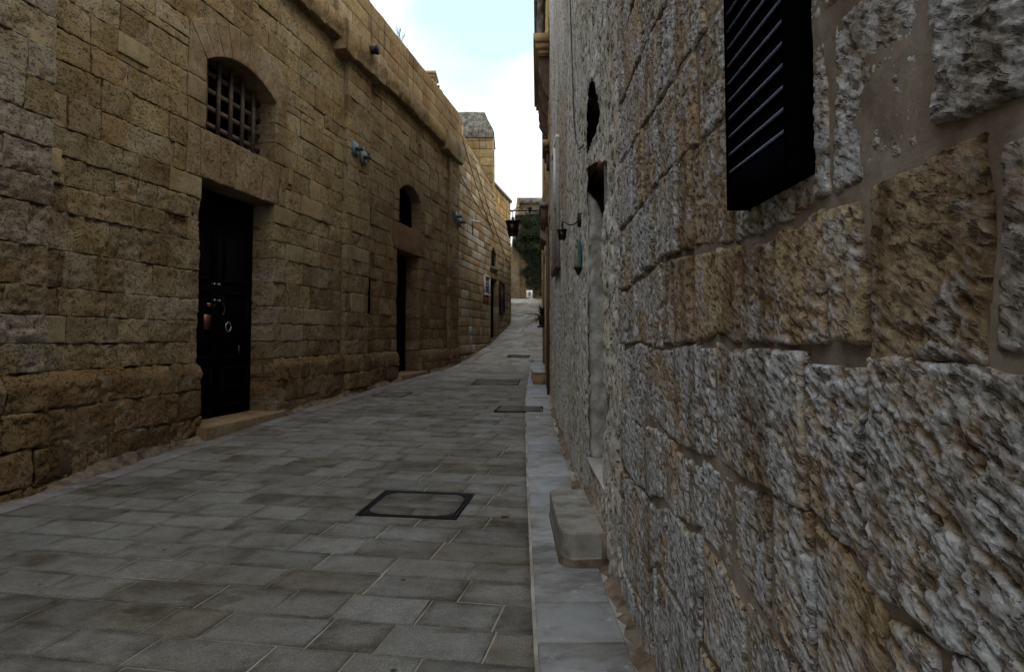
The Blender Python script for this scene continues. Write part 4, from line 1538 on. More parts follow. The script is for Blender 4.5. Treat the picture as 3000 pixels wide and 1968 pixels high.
# ------------------------------------------------------------------ rough wall on the right
def right_wall():
    b = thing('rubble_house', 'rough grey and ochre rubble house wall beside the camera with a black louvred shutter', 'house', tuple(FR.p(3, zg(3), 0)))
    r = np.random.default_rng(77)
    DU0, DU1, DV0, DV1 = 4.42, 5.46, -.95, 1.28      # doorway
    door = dict(v0=-.95, v1=1.38, f=lambda v: (DU0, DU1) if v < 1.14 else (DU0 + .98 * ((v - 1.14) / .24) ** 1.2, DU1 - .06 * ((v - 1.14) / .24) ** 3), reveal=True, edges=())
    eye = dict(v0=1.46, v1=1.95, f=lambda v: (5.08 - .40 * math.sqrt(max(0.0, 1 - ((v - 1.46) / .5) ** 1.3)), 5.12 + .42 * math.sqrt(max(0.0, 1 - ((v - 1.46) / .5) ** 1.3))), reveal=True, edges=())
    br = [-1.56, -1.24, -.97, -.68, -.38, -.055, .265, .60, .93, 1.28, 1.62, 1.95, 2.25, 2.56, 2.9, 3.2]
    pieces = []
    greys = lambda u, v: .5 + .5 * n1(u * .9 + 5, 3) + (.25 if v > .45 or v < -.1 else -.28)
    for q, rn, rev, k in fill_courses(FR, br, [(.30, 3.85, 0)], [], None, 41, .035, (.16, .22, .30, .42), .005, None, .12):
        q = np.array(q, float)
        uc, vc = q[:, 0].mean(), q[:, 1].mean()
        q += r.uniform(-1, 1, (4, 2)) * np.array([.012, .012])
        q[:, 0] += np.array([1, -1, -1, 1]) * r.choice([.001, .003, .008, .016]) * min(1, .4 + .2 * uc)
        q[:, 1] += np.array([1, 1, -1, -1]) * r.choice([.0, .004, .012])
        du = float(np.clip(.0032 * uc ** 2, .0036, .04))
        dv = float(np.clip(.0028 * uc, .0036, .025))
        g = r.uniform(0, .25) if r.random() < .38 else r.uniform(.30, .75)
        if .75 < uc < 2.15 and -.06 < vc < .27:
            g = r.uniform(0, .18)
        if uc < 1.0 and vc > .27:
            g = .95
        if 1.75 < uc < 2.6 and .1 < vc < .45:
            g = .05
        if vc < -.4 and uc < 1.3:
            g = r.uniform(.25, .7)
        if vc < -.06 and uc > 1.5:
            g = r.uniform(.30, .72)
        v_ = r.uniform(.8, 1.12)
        tint = np.clip(np.array([.40, .32, .205]) * v_, 0, 1)
        proud = r.uniform(.006, .016) + (.006 if uc < 1.3 and vc > .27 else 0)
        amp = r.choice([.006, .009, .011])
        if uc + .3 > 1.30 and uc - .3 < 1.72 and vc > .2:      # dressed back to seat the shutter
            proud, amp = .002, .007
        V, F, hh = stone(FR, q, proud, .14, du, dv, amp, .011, r.uniform(0, 999), 0, 'rubble', .012, 0.0, True)
        tv = np.tile(np.array([*tint, 0.0]), (len(V), 1))
        tv[:, 3] = np.clip(g + .10 + .55 * np.clip(hh, -1.2, .35), -.4, 1.2)  # limewash kept on raised grain, worn from pits; also paints cavity shading
        pieces.append((seen_area(FR.P(q[:, 0], q[:, 1], 0)), V, F, tv))
    emit(pieces, 'stone', 'distant_stones', M['rubble'], b, 300)

    # mortar bed: one uneven sheet, open at the doorway and the eye window
    us = [.28]
    while us[-1] < 3.95:
        us.append(us[-1] + np.clip(.005 * us[-1] ** 2, .006, .04))
    us = np.array(us)
    vsn = np.arange(-1.6, 3.25, .014)
    U, Vv = np.meshgrid(us, vsn, indexing='ij')
    u, v = U.ravel(), Vv.ravel()
    n = np.minimum(-.004 + .014 * fbm(np.column_stack([u * 3, v * 3, u * 0]), 3, 5), .003) + .002 * vnoise(np.column_stack([u * 40, v * 40, u * 0]), 6)
    F = grid_faces(len(us), len(vsn), flip=True)
    mk('mortar_bed', FR.P(u, v, n), F, M['mortar_light'], b, smooth=True)

    # reveals of doorway and eye window, lumpy render
    def reveal(name, outline, depth, mat, seed, tint=None, cut=None):
        o = np.array(outline, float)
        seg = np.hypot(*np.diff(o, axis=0).T)
        L = np.concatenate([[0], np.cumsum(seg)])
        s = np.linspace(0, L[-1], int(L[-1] / .025))
        ou, ov = np.interp(s, L, o[:, 0]), np.interp(s, L, o[:, 1])
        K = 15
        D = np.linspace(.012, -depth, K)
        S, DD = np.meshgrid(np.arange(len(s)), D, indexing='ij')
        uu, vv, dd = ou[S.ravel()], ov[S.ravel()], DD.ravel()
        cu_, cv_ = .5 * (DU0 + DU1), .2
        w_ = .045 * fbm(np.column_stack([uu * 5, vv * 5, dd * 7]), 3, seed) + .020 * fbm(np.column_stack([uu * 16, vv * 13, dd * 22]), 3, seed + 4)
        dx, dy = uu - cu_, vv - cv_
        ln = np.hypot(dx, dy)
        # widen at the mouth so the arris reads broken
        w_ = w_ + .035 * np.clip((dd + .05) / .062, 0, 1) ** 2
        uu = uu + np.sign(dx) * w_
        V = FR.P(uu, vv, dd)
        F = grid_faces(len(s), K)
        if cut is not None:      # the jamb is cut back under the arch: its shade put into the shape
            V[:, 2] = np.minimum(V[:, 2], EYE + cut + 1.9 * np.minimum(dd, 0) + .03 * vnoise(np.column_stack([dd * 30, dd * 0, dd * 0]), 3))
        return mk(name, V, F, mat, b, tint=tint, smooth=True)
    vq = np.linspace(-.95, 1.36, 60)
    reveal('door_reveal', [(DU1, x) for x in vq], .30, M['jamb'], 51, None, 1.18)
    reveal('door_reveal', [(DU0, x) for x in vq[:56][::-1]], .30, M['jamb'], 53, None, 1.12)
    d = part('door', [fbox(FR, DU0 - .06, DU1 + .06, -.95, .50, -.36, -.33)], M['redwood'], b)
    for i in range(5):
        mk('plank', *fbox(FR, DU0 - .05 + i * .23, DU0 - .05 + i * .23 + .222, -.945, .49, -.329, -.31), M['redwood'], d)
    def cavity(name, u0, u1, v0, v1, mat):
        part(name, [fbox(FR, u0, u1, v0, v1, -.75, -.70), fbox(FR, u1, u1 + .04, v0, v1, -.75, -.09), fbox(FR, u0, u1, v1, v1 + .04, -.75, -.09), fbox(FR, u0, u1, v0 - .04, v0, -.75, -.09)], mat, b)
    cavity('arch_shade_recess', 4.0, 6.35, .52, 1.36, M['deep_brown'])  # hollow behind the cut jamb, added for the dark under the arch
    cavity('window_recess', 4.3, 6.35, 1.42, 2.0, M['deep_brown'])
    # marble sill in the doorway
    a = Acc()
    V, F = fbox(FR, 4.33, 5.42, -.975, -.945, -.32, .035)
    mk('door_sill', V, F, M['slab'], b, tint=(.50, .50, .51, .1))
    # stones under the sill
    for i in range(3):
        V, F = stone(FR, [(4.42 + i * .345, -1.5), (4.42 + i * .345 + .335, -1.5), (4.42 + i * .345 + .335, -.985), (4.42 + i * .345, -.985)], .0, .12, .05, .03, .012, .03, i + 3, 0, 'rubble', .01)
        mk('stone', V, F, M['rubble'], b, tint=(.28, .19, .12, .2), smooth=True)

    # pitted render beyond the doorway
    us = [3.55]
    while us[-1] < 11.62:
        us.append(us[-1] + .016 + .004 * max(0, us[-1] - 4))
    us = np.array(us)
    for x in (DU0, DU1, 4.70, 5.50):
        us[np.argmin(np.abs(us - x))] = x
    vsn = np.concatenate([np.arange(-1.6, 2.6, .02), np.arange(2.6, 8.1, .035)])
    U, Vv = np.meshgrid(us, vsn, indexing='ij')
    spans = []      # per hole: (u0, u1, bottom(u), top(u))
    spans.append((DU0, DU1, lambda x: -.95 + 0 * x, lambda x: 1.14 + .22 * np.clip((x - DU0) / .98, 0, 1) ** .83 + .006 * np.sin(x * 31)))
    spans.append((4.70, 5.50, lambda x: 1.44 + .10 * np.abs(x - 5.2), lambda x: 1.45 + .50 * np.clip(1 - ((x - 5.1) / .41) ** 2, 0, 1) ** .8 + .005 * np.sin(x * 37)))
    cell = np.zeros((len(us) - 1, len(vsn) - 1), bool)
    for (a0, a1, fb, ft) in spans:
        for i, x in enumerate(us):
            if a0 - 1e-6 <= x <= a1 + 1e-6:
                for f in (fb, ft):
                    Vv[i, np.argmin(np.abs(Vv[i] - f(x)))] = f(x)
        for i in range(len(us) - 1):
            xm = .5 * (us[i] + us[i + 1])
            if a0 < xm < a1:
                vm = .25 * (Vv[i, :-1] + Vv[i, 1:] + Vv[i + 1, :-1] + Vv[i + 1, 1:])
                cell[i] |= (vm > fb(xm)) & (vm < ft(xm))
    u, v = U.ravel(), Vv.ravel()
    lump = np.clip((6.6 - u) / 2.2, 0.25, 1)
    n = .012 + .040 * lump * fbm(np.column_stack([u * 2.3, v * 1.7, u * 0]), 3, 15)
    n += .016 * lump * fbm(np.column_stack([u * 13, v * 9, u * 0]), 3, 16)
    n -= .040 * lump * np.clip(vnoise(np.column_stack([u * 9, v * 7, u * 0]), 18) - .35, 0, 1)
    n -= .034 * np.clip(vnoise(np.column_stack([u * 20, v * 24, u * 0]), 17) - .25, 0, 1)
    n -= .06 * np.clip((3.80 + .12 * vnoise(np.column_stack([v * 3, v * 0, v * 0]), 3) - u) / .2, 0, 1)
    F = grid_faces(len(us), len(vsn), flip=True)
    inside = cell.ravel()
    mk('render_coat', FR.P(u, v, n), F[~inside], M['plaster'], b, smooth=True)
    # upper part and body of the house (render above the frame)
    us = np.linspace(.2, 3.7, 60)
    vsn = np.arange(3.1, 8.1, .08)
    U, Vv = np.meshgrid(us, vsn, indexing='ij')
    u, v = U.ravel(), Vv.ravel()
    n = .02 + .02 * fbm(np.column_stack([u * 2, v * 2, u * 0]), 3, 25)
    mk('upper_render', FR.P(u, v, n), grid_faces(len(us), len(vsn), flip=True), M['plaster'], b, smooth=True)
    part('wall', [fbox(FR, -8, .3, -1.8, 8.0, -4, -.02), fbox(FR, .3, 4.34, -1.8, 8.0, -4, -.05), fbox(FR, 4.34, 5.6, 2.02, 8.0, -4, -.05),
                  fbox(FR, 4.34, 6.4, -1.8, 2.02, -4, -.80), fbox(FR, 5.6, 6.4, 2.06, 8.0, -4, -.05), fbox(FR, 5.6, 6.4, -1.8, .46, -.8, -.07), fbox(FR, 6.4, 11.55, -1.8, 8.0, -4, -.05)], M['mortar_light'], b)

    # louvred shutter
    sh = part('shutter', [fbox(FR, 1.325, 1.67, .335, 1.6, .020, .028)], M['shutter'], b)
    mk('stile', *fbox(FR, 1.305, 1.319, .312, 1.62, .0, .055), M['shutter'], sh)
    mk('stile', *fbox(FR, 1.675, 1.687, .312, 1.62, .0, .055), M['shutter'], sh)
    mk('bottom_rail', *fbox(FR, 1.320, 1.674, .312, .395, .004, .050), M['shutter'], sh)
    mk('top_rail', *fbox(FR, 1.320, 1.674, 1.54, 1.62, .004, .050), M['shutter'], sh)
    v = .40
    while v < 1.53:
        V = FR.P([1.320, 1.674, 1.674, 1.320] * 2, [v + .006, v + .006, v + .058, v + .058, v - .001, v - .001, v + .051, v + .051], [.049, .049, .035, .035, .0465, .0465, .0325, .0325])
        mk('slat', V, BOXF, M['shutter'], sh)
        mk('slat_glint', *tube([FR.p(1.321, v + .004, .0502), FR.p(1.673, v + .004, .0502)], .0032, 6), M['slat_highlight'], sh, smooth=True)  # bluish highlight along the slat, painted as a strip of its own
        v += .0445
    # pale frame of the side window further on
    wf = part('window_frame', [fbox(FR, 8.95, 9.02, .95, 2.62, .0, .062)], M['greywood'], b)
    mk('frame_post', *fbox(FR, 9.98, 10.05, .95, 2.62, .0, .062), M['greywood'], wf)
    mk('frame_head', *fbox(FR, 8.95, 10.05, 2.62, 2.68, .0, .066), M['white'], wf)
    mk('open_sash', *fbox(FR, 9.30, 9.34, .97, 2.60, .03, .075), M['greywood'], wf)
    mk('upper_light', *fbox(FR, 9.25, 9.29, 1.75, 2.58, .03, .08), M['white'], wf)
    mk('window_leaf', *fbox(FR, 9.02, 9.98, .95, 2.62, .0, .036), M['void'], wf)
    mk('sill', *fbox(FR, 8.85, 10.12, .88, .95, .0, .075), M['redwood'], wf)
    # cable pinned down the render
    pts = [FR.p(6.45, 3.9, .065), FR.p(6.42, 3.2, .065), FR.p(6.28, 2.75, .065), FR.p(6.15, 2.3, .065), FR.p(6.05, 1.95, .065), FR.p(5.92, 1.72, .06), FR.p(5.72, 1.58, .05), FR.p(5.5, 1.56, .03)]
    mk('cable', *tube(pts, .006, 5), M['iron'], b, smooth=True)
    return b


M['slat_highlight'] = simple('blue_slat_highlight', (0.11, 0.125, 0.21), 0.35, 0, 0.5, 0.3, 0.1, 60)  # painted highlight colour for the slat edges


def stone_step():
    t = thing('stone_step', 'pale stone block step with a rounded corner beside the rubble wall', 'step', (.45, 4.8, zg(4.8) + EYE))
    x0, x1, y0, y1, rr = .292, .603, 4.22, 5.40, .12
    outline = [(x1, y0)]
    outline = [(x1, y1), (x0 + .05, y1), (x0 + .015, y1 - .015), (x0, y1 - .05)]
    for a in np.linspace(180, 270, 9):
        outline.append((x0 + rr + rr * math.cos(R(a)), y0 + rr + rr * math.sin(R(a))))
    outline.append((x1, y0 + .004))
    outline = np.array(outline)
    N = len(outline)
    zb = zg(4.2) + EYE
    rings = []
    c = outline.mean(0)
    for ins, z in ((0, -.03), (-.006, .03), (-.004, .065), (0.0, .075), (0, .212), (.012, .224)):
        d = outline - c
        q = c + d * (1 - ins / np.abs(d).max(0))
        zz = np.full(N, zb + z)
        zz = zz + (.045 * (q[:, 1] - 4.22) if z < 0 else 0)
        rings.append(np.column_stack([q, zz]))
    V = np.vstack(rings)
    V[:3 * N] += .008 * fbm(V[:3 * N] * 9, 2, 4)[:, None]
    V += .005 * fbm(V * 21, 2, 9)[:, None]
    F = []
    def band(i):
        return [[i * N + k, i * N + (k + 1) % N, (i + 1) * N + (k + 1) % N, (i + 1) * N + k] for k in range(N)]
    base = [f for i in (0, 1) for f in band(i)]
    mk('footing', V[:3 * N], np.array(base), M['mortar_base'], t, smooth=False)
    top = [f for i in (3, 4) for f in band(i)]
    Vt = V[2 * N:]
    top = [[a - 2 * N for a in f] for f in [g for i in (2, 3, 4) for g in band(i)]]
    # cap as a strip of quads across the outline
    last = 3 * N
    cap = []
    lo, hi = 0, N - 1
    top_poly = [last + k for k in range(N)]
    me_faces = top + [top_poly]
    o = mk('step_block', Vt, [tuple(f) for f in me_faces], M['slab'], t, tint=(.33, .335, .315, .8))
    # thin mortared piece at the wall side of the front
    mk('mortar_joint', *wbox(.545, .60, y0 - .004, y0 + .02, zb + .07, zb + .218), M['mortar_light'], t)
    mk('back_mortar', *wbox(.56, .625, y0 + .03, y1 + .02, zb + .2, zb + .236), M['mortar_light'], t)
    # further door step of the next house
    t = thing('door_step', 'low ochre block step at the far end of the slab strip', 'step', (.6, 14.8, zg(14.8) + EYE))
    z = zg(14.4) + EYE
    mk('riser', *wbox(.445, .745, 14.40, 15.9, z - .03, z + .25), M['ashlar_plain'], t)
    mk('tread', *wbox(.440, .75, 14.38, 15.95, z + .25, z + .285), M['slab_plain'], t)


M['slab_plain'] = simple('grey_marble', (.42, .43, .44), .55, 0, .4, .12, .15, 9)


def palazzo():
    b = thing('ochre_palazzo', 'ochre house front past the rubble wall with a bracketed stone balcony', 'house', tuple(FA.p(4, zg(15), 0)))
    r = np.random.default_rng(8)
    a = Acc()
    a.add(*fbox(FA, .0, 9.4, -1.6, 9.3, -4, -.03))
    a.build('wall', M['mortar_dark'], b)
    block_wall(FA, b, .02, 9.4, -1.5, 9.3, .34, M['ashlar'], lambda r: (*np.clip(ochre_tint(r, 0, 0) * np.array([1.6, 1.5, 1.15]), 0, 1), .4), 12, lim=160, lens=(.6, .8, 1.0), amp=.004)
    mk('corner_pilaster', *fbox(FA, 8.6, 9.38, -.9, 8.9, .0, .085), M['ashlar_plain'], b)
    # balcony: slab, mouldings, consoles, balusters
    bl = part('balcony', [fbox(FA, .75, 4.4, 5.45, 5.60, 0, .30)], M['ashlar_plain'], b)
    mk('slab_moulding', *fbox(FA, .80, 4.35, 5.34, 5.45, 0, .26), M['ashlar_plain'], bl)
    mk('slab_moulding', *fbox(FA, .86, 4.30, 5.26, 5.34, 0, .21), M['ashlar_plain'], bl)
    for u in (1.0, 2.2, 3.4, 4.0):
        V = []
        prof = [(0, 5.26), (.20, 5.26), (.20, 5.05), (.17, 4.95), (.19, 4.88), (.13, 4.78), (.10, 4.68), (.12, 4.62), (.05, 4.52), (0, 4.45)]
        N = len(prof)
        V = np.vstack([FA.P(u, [p[1] for p in prof], [p[0] for p in prof]), FA.P(u + .18, [p[1] for p in prof], [p[0] for p in prof])])
        F = [tuple(range(N)), tuple(range(2 * N - 1, N - 1, -1))] + [(k, N + k, N + (k + 1) % N, (k + 1) % N) for k in range(N)]
        mk('console', V, F, M['redwood'], bl)
    mk('rail', *fbox(FA, .85, 4.35, 6.42, 6.52, .10, .25), M['lichen'], bl)
    for i in range(12):
        c = FA.p(1.0 + i * .28, 5.6, .17)
        mk('baluster', *lathe(c, [(0, 0), (.07, 0), (.07, .08), (.04, .12), (.075, .32), (.07, .42), (.035, .62), (.06, .72), (.06, .82), (0, .82)], 8), M['lichen'], bl, smooth=True)
    # balcony window hood above, frieze and eaves
    for i, (v0, v1, n) in enumerate(((8.9, 9.1, .16), (9.1, 9.25, .24), (9.25, 9.4, .32))):
        mk('cornice', *fbox(FA, .3, 9.4, v0, v1, 0, n), M['lichen'], b)
    for i in range(16):
        mk('dentil', *fbox(FA, .5 + i * .55, .5 + i * .55 + .25, 8.7, 8.9, 0, .13), M['lichen'], b)
    # window hood and window on the first floor
    hd = part('window_hood', [fbox(FA, .95, 1.95, 3.55, 3.66, 0, .13)], M['ashlar_plain'], b)
    mk('hood_moulding', *fbox(FA, 1.0, 1.9, 3.45, 3.55, 0, .09), M['redwood'], hd)
    mk('bracket', *fbox(FA, 1.05, 1.2, 3.12, 3.45, 0, .06), M['redwood'], hd)
    # boxed projecting bay
    bay = part('boxed_bay', [fbox(FA, 2.9, 4.9, 2.30, 2.78, 0, .16)], M['redwood'], b)
    mk('bay_top', *fbox(FA, 2.85, 4.95, 2.78, 2.86, 0, .19), M['greywood'], bay)
    V = np.vstack([FA.P(3.0, [2.30, 2.30, 2.12, 2.0], [0, .17, .17, .0]), FA.P(4.8, [2.30, 2.30, 2.12, 2.0], [0, .17, .17, .0])])
    mk('corbel', V, [(0, 1, 2, 3), (7, 6, 5, 4), (0, 4, 5, 1), (1, 5, 6, 2), (2, 6, 7, 3), (3, 7, 4, 0)], M['mortar_light'], bay)
    # down pipe and door frames, red-brown
    for u, v1 in ((1.1, 1.9), (2.1, 2.2)):
        mk('down_pipe', *tube([FA.p(u, -1.1, .035), FA.p(u, v1, .035)], .024, 8), M['redwood'], b, smooth=True)
    dr = part('door', [fbox(FA, 2.9, 4.1, -1.0, 1.6, 0, .03)], M['redwood'], b)
    mk('door_jamb', *fbox(FA, 2.7, 2.9, -1.0, 1.7, 0, .07), M['ashlar_plain'], dr)
    mk('door_jamb', *fbox(FA, 4.1, 4.3, -1.0, 1.7, 0, .07), M['ashlar_plain'], dr)
    mk('door_head', *fbox(FA, 2.7, 4.3, 1.7, 1.9, 0, .08), M['ashlar_plain'], dr)
    # next house
    n = thing('ochre_house', 'plain ochre house beyond the balcony house', 'house', tuple(FA.p(15, .5, 0)))
    a = Acc()
    a.add(*fbox(FA, 9.42, 26.3, -1, 5.2, -4, -.03))
    a.build('wall', M['mortar_dark'], n)
    block_wall(FA, n, 9.42, 26.3, -.9, 5.2, .36, M['ashlar'], lambda r: (*np.clip(ochre_tint(r, 0, 0) * np.array([1.6, 1.5, 1.15]), 0, 1), .4), 13, lim=120, lens=(.7, .9, 1.2), amp=.004, du=.6)
    mk('coping', *fbox(FA, 9.42, 26.3, 5.2, 5.3, -.3, .06), M['ashlar_plain'], n)


def lantern(name, label, top, size, glass=True, cat='lantern', group=None):
    """four-sided tapering lantern, hung by its top point; returns the thing"""
    t = thing(name, label, cat, tuple(top), group)
    x, y, z = top
    s = size
    q = math.pi / 4
    f = lambda prof, seg=4, rot=q: lathe((x, y, z), [(r_ * s, h * s) for r_, h in prof], seg, 1, 1, rot)
    mk('roof', *f([(.08, -.20), (.14, -.26), (.74, -.40), (.72, -.46), (0.0, -.46)]), M['iron'], t)
    mk('finial', *f([(.0, 0), (.05, -.02), (.05, -.10), (.13, -.13), (.13, -.19), (.0, -.21)], 8), M['iron'], t, smooth=True)
    V, F = f([(.0, -.461), (.60, -.461), (.40, -1.30), (0, -1.30)])
    mk('glass', V, F, M['redglass'], t)
    for k in range(4):
        a = q + k * math.pi / 2
        p0 = Vector((x + .62 * s * math.cos(a), y + .62 * s * math.sin(a), z - .46 * s))
        p1 = Vector((x + .42 * s * math.cos(a), y + .42 * s * math.sin(a), z - 1.32 * s))
        mk('corner_bar', *tube([p0, p1], .04 * s, 6), M['iron'], t)
    mk('base_tray', *f([(0, -1.28), (.44, -1.28), (.46, -1.34), (.38, -1.42), (0, -1.42)]), M['iron'], t)
    for k in range(4):
        a = q + k * math.pi / 2
        p0 = Vector((x + .34 * s * math.cos(a), y + .34 * s * math.sin(a), z - 1.41 * s))
        mk('foot', *tube([p0, p0 - Vector((0, 0, .10 * s))], .05 * s, 6), M['iron'], t)
    return t


def lanterns():
    top = FA.p(3.4, 2.66, .775)
    t = lantern('hanging_lantern', 'black lantern with red panes hanging from a long iron bracket over the street', top, .315, group='black street lanterns')
    w0 = FA.p(3.4, 2.78, 0)
    e = FA.p(3.4, 2.78, .84)
    br = mk('bracket', *tube([w0, e], .016, 8), M['iron'], t, smooth=True)
    mk('hook', *tube([FA.p(3.4, 2.78, .775), FA.p(3.4, 2.70, .775), top], .012, 6), M['iron'], br)
    mk('scroll', *tube([FA.p(3.4, 2.45 + .33 * math.sin(a), .02 + .42 * (1 - math.cos(a))) for a in np.linspace(0, 1.5, 9)], .011, 6), M['iron'], br)
    mk('scroll', *tube([FA.p(3.4, 2.80 + .05 * math.sin(a * 2), .55 + .12 * a) for a in np.linspace(0, 2.2, 9)], .010, 6), M['iron'], br)
    mk('crest', *lathe(FA.p(3.4, 2.78, .40), [(0, -.06), (.025, -.05), (.02, 0), (.06, .06), (0, .07)], 6), M['iron'], br)
    # the second, farther one
    top = FA.p(18.4, 4.55, .52)
    t = lantern('hanging_lantern', 'smaller far lantern hanging in front of the dark ivy', top, .27, group='black street lanterns')
    mk('bracket', *tube([FA.p(18.4, 4.8, 0), FA.p(18.4, 4.84, .35), FA.p(18.4, 4.78, .5), top], .018, 6), M['iron'], t, smooth=True)
    # small wall lantern on the render
    top = FR.p(6.45, 1.045, .150)
    t = lantern('wall_lantern', 'small black and red lantern on a curved arm on the grey render', top, .092, group='black street lanterns')
    pts = [FR.p(5.98, 1.02, .03), FR.p(6.08, 1.015, .05), FR.p(6.2, 1.015, .07), FR.p(6.27, 1.03, .10), FR.p(6.36, 1.07, .13), FR.p(6.42, 1.08, .145), FR.p(6.45, 1.045, .150)]
    mk('arm', *tube(pts, .0075, 8), M['iron'], t, smooth=True)
    mk('wall_plate', *fbox(FR, 5.95, 5.99, .96, 1.08, -.01, .045), M['iron'], t)


def figurine():
    c = FR.p(5.93, .715, .055)
    t = thing('ceramic_figurine', 'small cream and turquoise glazed figurine fixed on the grey render', 'figurine', tuple(c))
    z0 = -.115
    prof = [(0, 0), (.028, 0), (.034, .02), (.030, .06), (.033, .10), (.030, .135), (.020, .152), (.012, .160), (.013, .168), (.021, .180), (.022, .195), (.014, .21), (0, .214)]
    body = mk('figure', *lathe((c.x, c.y, c.z + z0), prof, 14, .85, 1.2), M['cream'], t, smooth=True)
    # turquoise mantle behind, a half shell
    V = []
    for h, rr in ((.0, .040), (.05, .046), (.12, .044), (.19, .038), (.225, .030), (.245, .012)):
        for k in range(9):
            a = R(-100 + 200 * k / 8)
            V.append((c.x + rr * math.cos(a) * .8 + .008, c.y + rr * math.sin(a) * 1.15, c.z + z0 + h))
    mk('mantle', np.array(V), grid_faces(6, 9, flip=True), M['turquoise'], t, smooth=True)
    mk('plinth', *lathe((c.x + .01, c.y, c.z + z0), [(0, -.07), (.012, -.065), (.03, -.02), (.042, -.012), (.042, 0), (0, 0)], 10), M['iron'], t, smooth=True)


def manholes():
    specs = [
        ((-.323, 6.01), (-1.123, 6.12), (-1.22, 5.38), (-.424, 5.27), 'recessed stone-filled manhole cover with a heavy black frame, nearest in the street', .026, 3),
        ((.50, 11.02), (-.2, 11.08), (-.281, 10.52), (.47, 10.46), 'thin framed manhole cover reaching into the marble slab strip', .011, 2),
        ((.20, 15.5), (-.803, 15.6), (-.868, 14.45), (.13, 14.36), 'wide thin framed manhole cover in front of the low ochre step', .012, 2),
        ((.60, 22.2), (-.1, 22.27), (-.183, 21.65), (.52, 21.58), 'farthest small manhole cover where the street steepens', .014, 1),
        ((-1.87, 12.98), (-2.46, 13.09), (-2.55, 12.42), (-1.97, 12.31), 'small worn manhole cover near the foot of the left wall', .010, 1)]
    for (a, b_, c, d, lab, fw, rows) in specs:
        P = np.array([a, b_, c, d])
        ctr = P.mean(0)
        t = thing('manhole_cover', lab, 'manhole cover', (ctr[0], ctr[1], zg(ctr[1]) + EYE), 'manhole covers in the paving')
        def ring_faces(P0, P1, z0, z1):
            return None
        lift = .008 if ctr[0] < 0 or ctr[1] > 12 else .02
        def Z(q, h):
            return np.column_stack([q, zg(q[:, 1]) + EYE + h + lift])
        def inset(P_, w_):
            d_ = P_ - ctr
            return ctr + d_ * (1 - w_ / np.abs(d_).max(0))
        o0, o1, o2, o3 = P, inset(P, fw), inset(P, fw * 1.35), inset(P, fw * 2.2)
        V = np.vstack([Z(o0, -.03), Z(o0, .003), Z(o1, .003), Z(o1, -.012)])
        F = [[r_ * 4 + k, r_ * 4 + (k + 1) % 4, r_ * 4 + 4 + (k + 1) % 4, r_ * 4 + 4 + k] for r_ in range(3) for k in range(4)]
        mk('outer_frame', V, np.array(F), M['iron_cover'], t)
        V = np.vstack([Z(o2, -.02), Z(o2, .003), Z(o3, .003), Z(o3, -.012)])
        mk('inner_frame', V, np.array(F), M['iron_cover'], t)
        mk('tray', Z(o0, -.0075), np.array([[0, 1, 2, 3]]), M['joint_dark'], t)
        if rows == 3:
            for k in range(4):      # cast corner plates
                q = o3[k]
                e1 = (o3[(k + 1) % 4] - q)
                e2 = (o3[(k - 1) % 4] - q)
                e1, e2 = e1 / np.linalg.norm(e1), e2 / np.linalg.norm(e2)
                tri = np.array([q - .01 * (e1 + e2), q + e1 * .13, q + (e1 + e2) * .045, q + e2 * .13])
                mk('corner_plate', np.vstack([Z(tri, -.01), Z(tri, .0025)]), np.array([[4, 5, 6, 7], [0, 1, 5, 4], [1, 2, 6, 5], [2, 3, 7, 6], [3, 0, 4, 7]]), M['iron_cover'], t)
        # stone infill laid in rows
        r = np.random.default_rng(int(abs(ctr[1] * 10)))
        A_, B_, C_, D_ = inset(P, fw * 2.2 + .008)
        for i in range(rows):
            f0, f1 = i / rows + .008, (i + 1) / rows - .008
            n = 2 if rows < 3 else (2, 1, 2)[i]
            cuts = [0] + sorted(r.uniform(.3, .7, n - 1).tolist()) + [1]
            for j in range(n):
                g0, g1 = cuts[j] + .005, cuts[j + 1] - .005
                bl = lambda g, f: (B_ * (1 - g) + A_ * g) * (1 - f) + (C_ * (1 - g) + D_ * g) * f
                q = np.array([bl(g0, f1), bl(g1, f1), bl(g1, f0), bl(g0, f0)])
                V = np.vstack([Z(q, -.02), Z(q, .0015)])
                v_ = r.uniform(.85, 1.05)
                mk('infill_stone', V, np.array([[4, 5, 6, 7], [0, 1, 5, 4], [1, 2, 6, 5], [2, 3, 7, 6], [3, 0, 4, 7]]), M['paver'], t, tint=(.25 * v_, .25 * v_, .24 * v_, .7))


M['iron_cover'] = simple('worn_cast_iron', (.008, .008, .011), .7, .0, .15, .3, .3, 40)
M['joint_dark'] = mortar_mat('dirty_tray', (.03, .028, .024), (.08, .07, .06), 6)


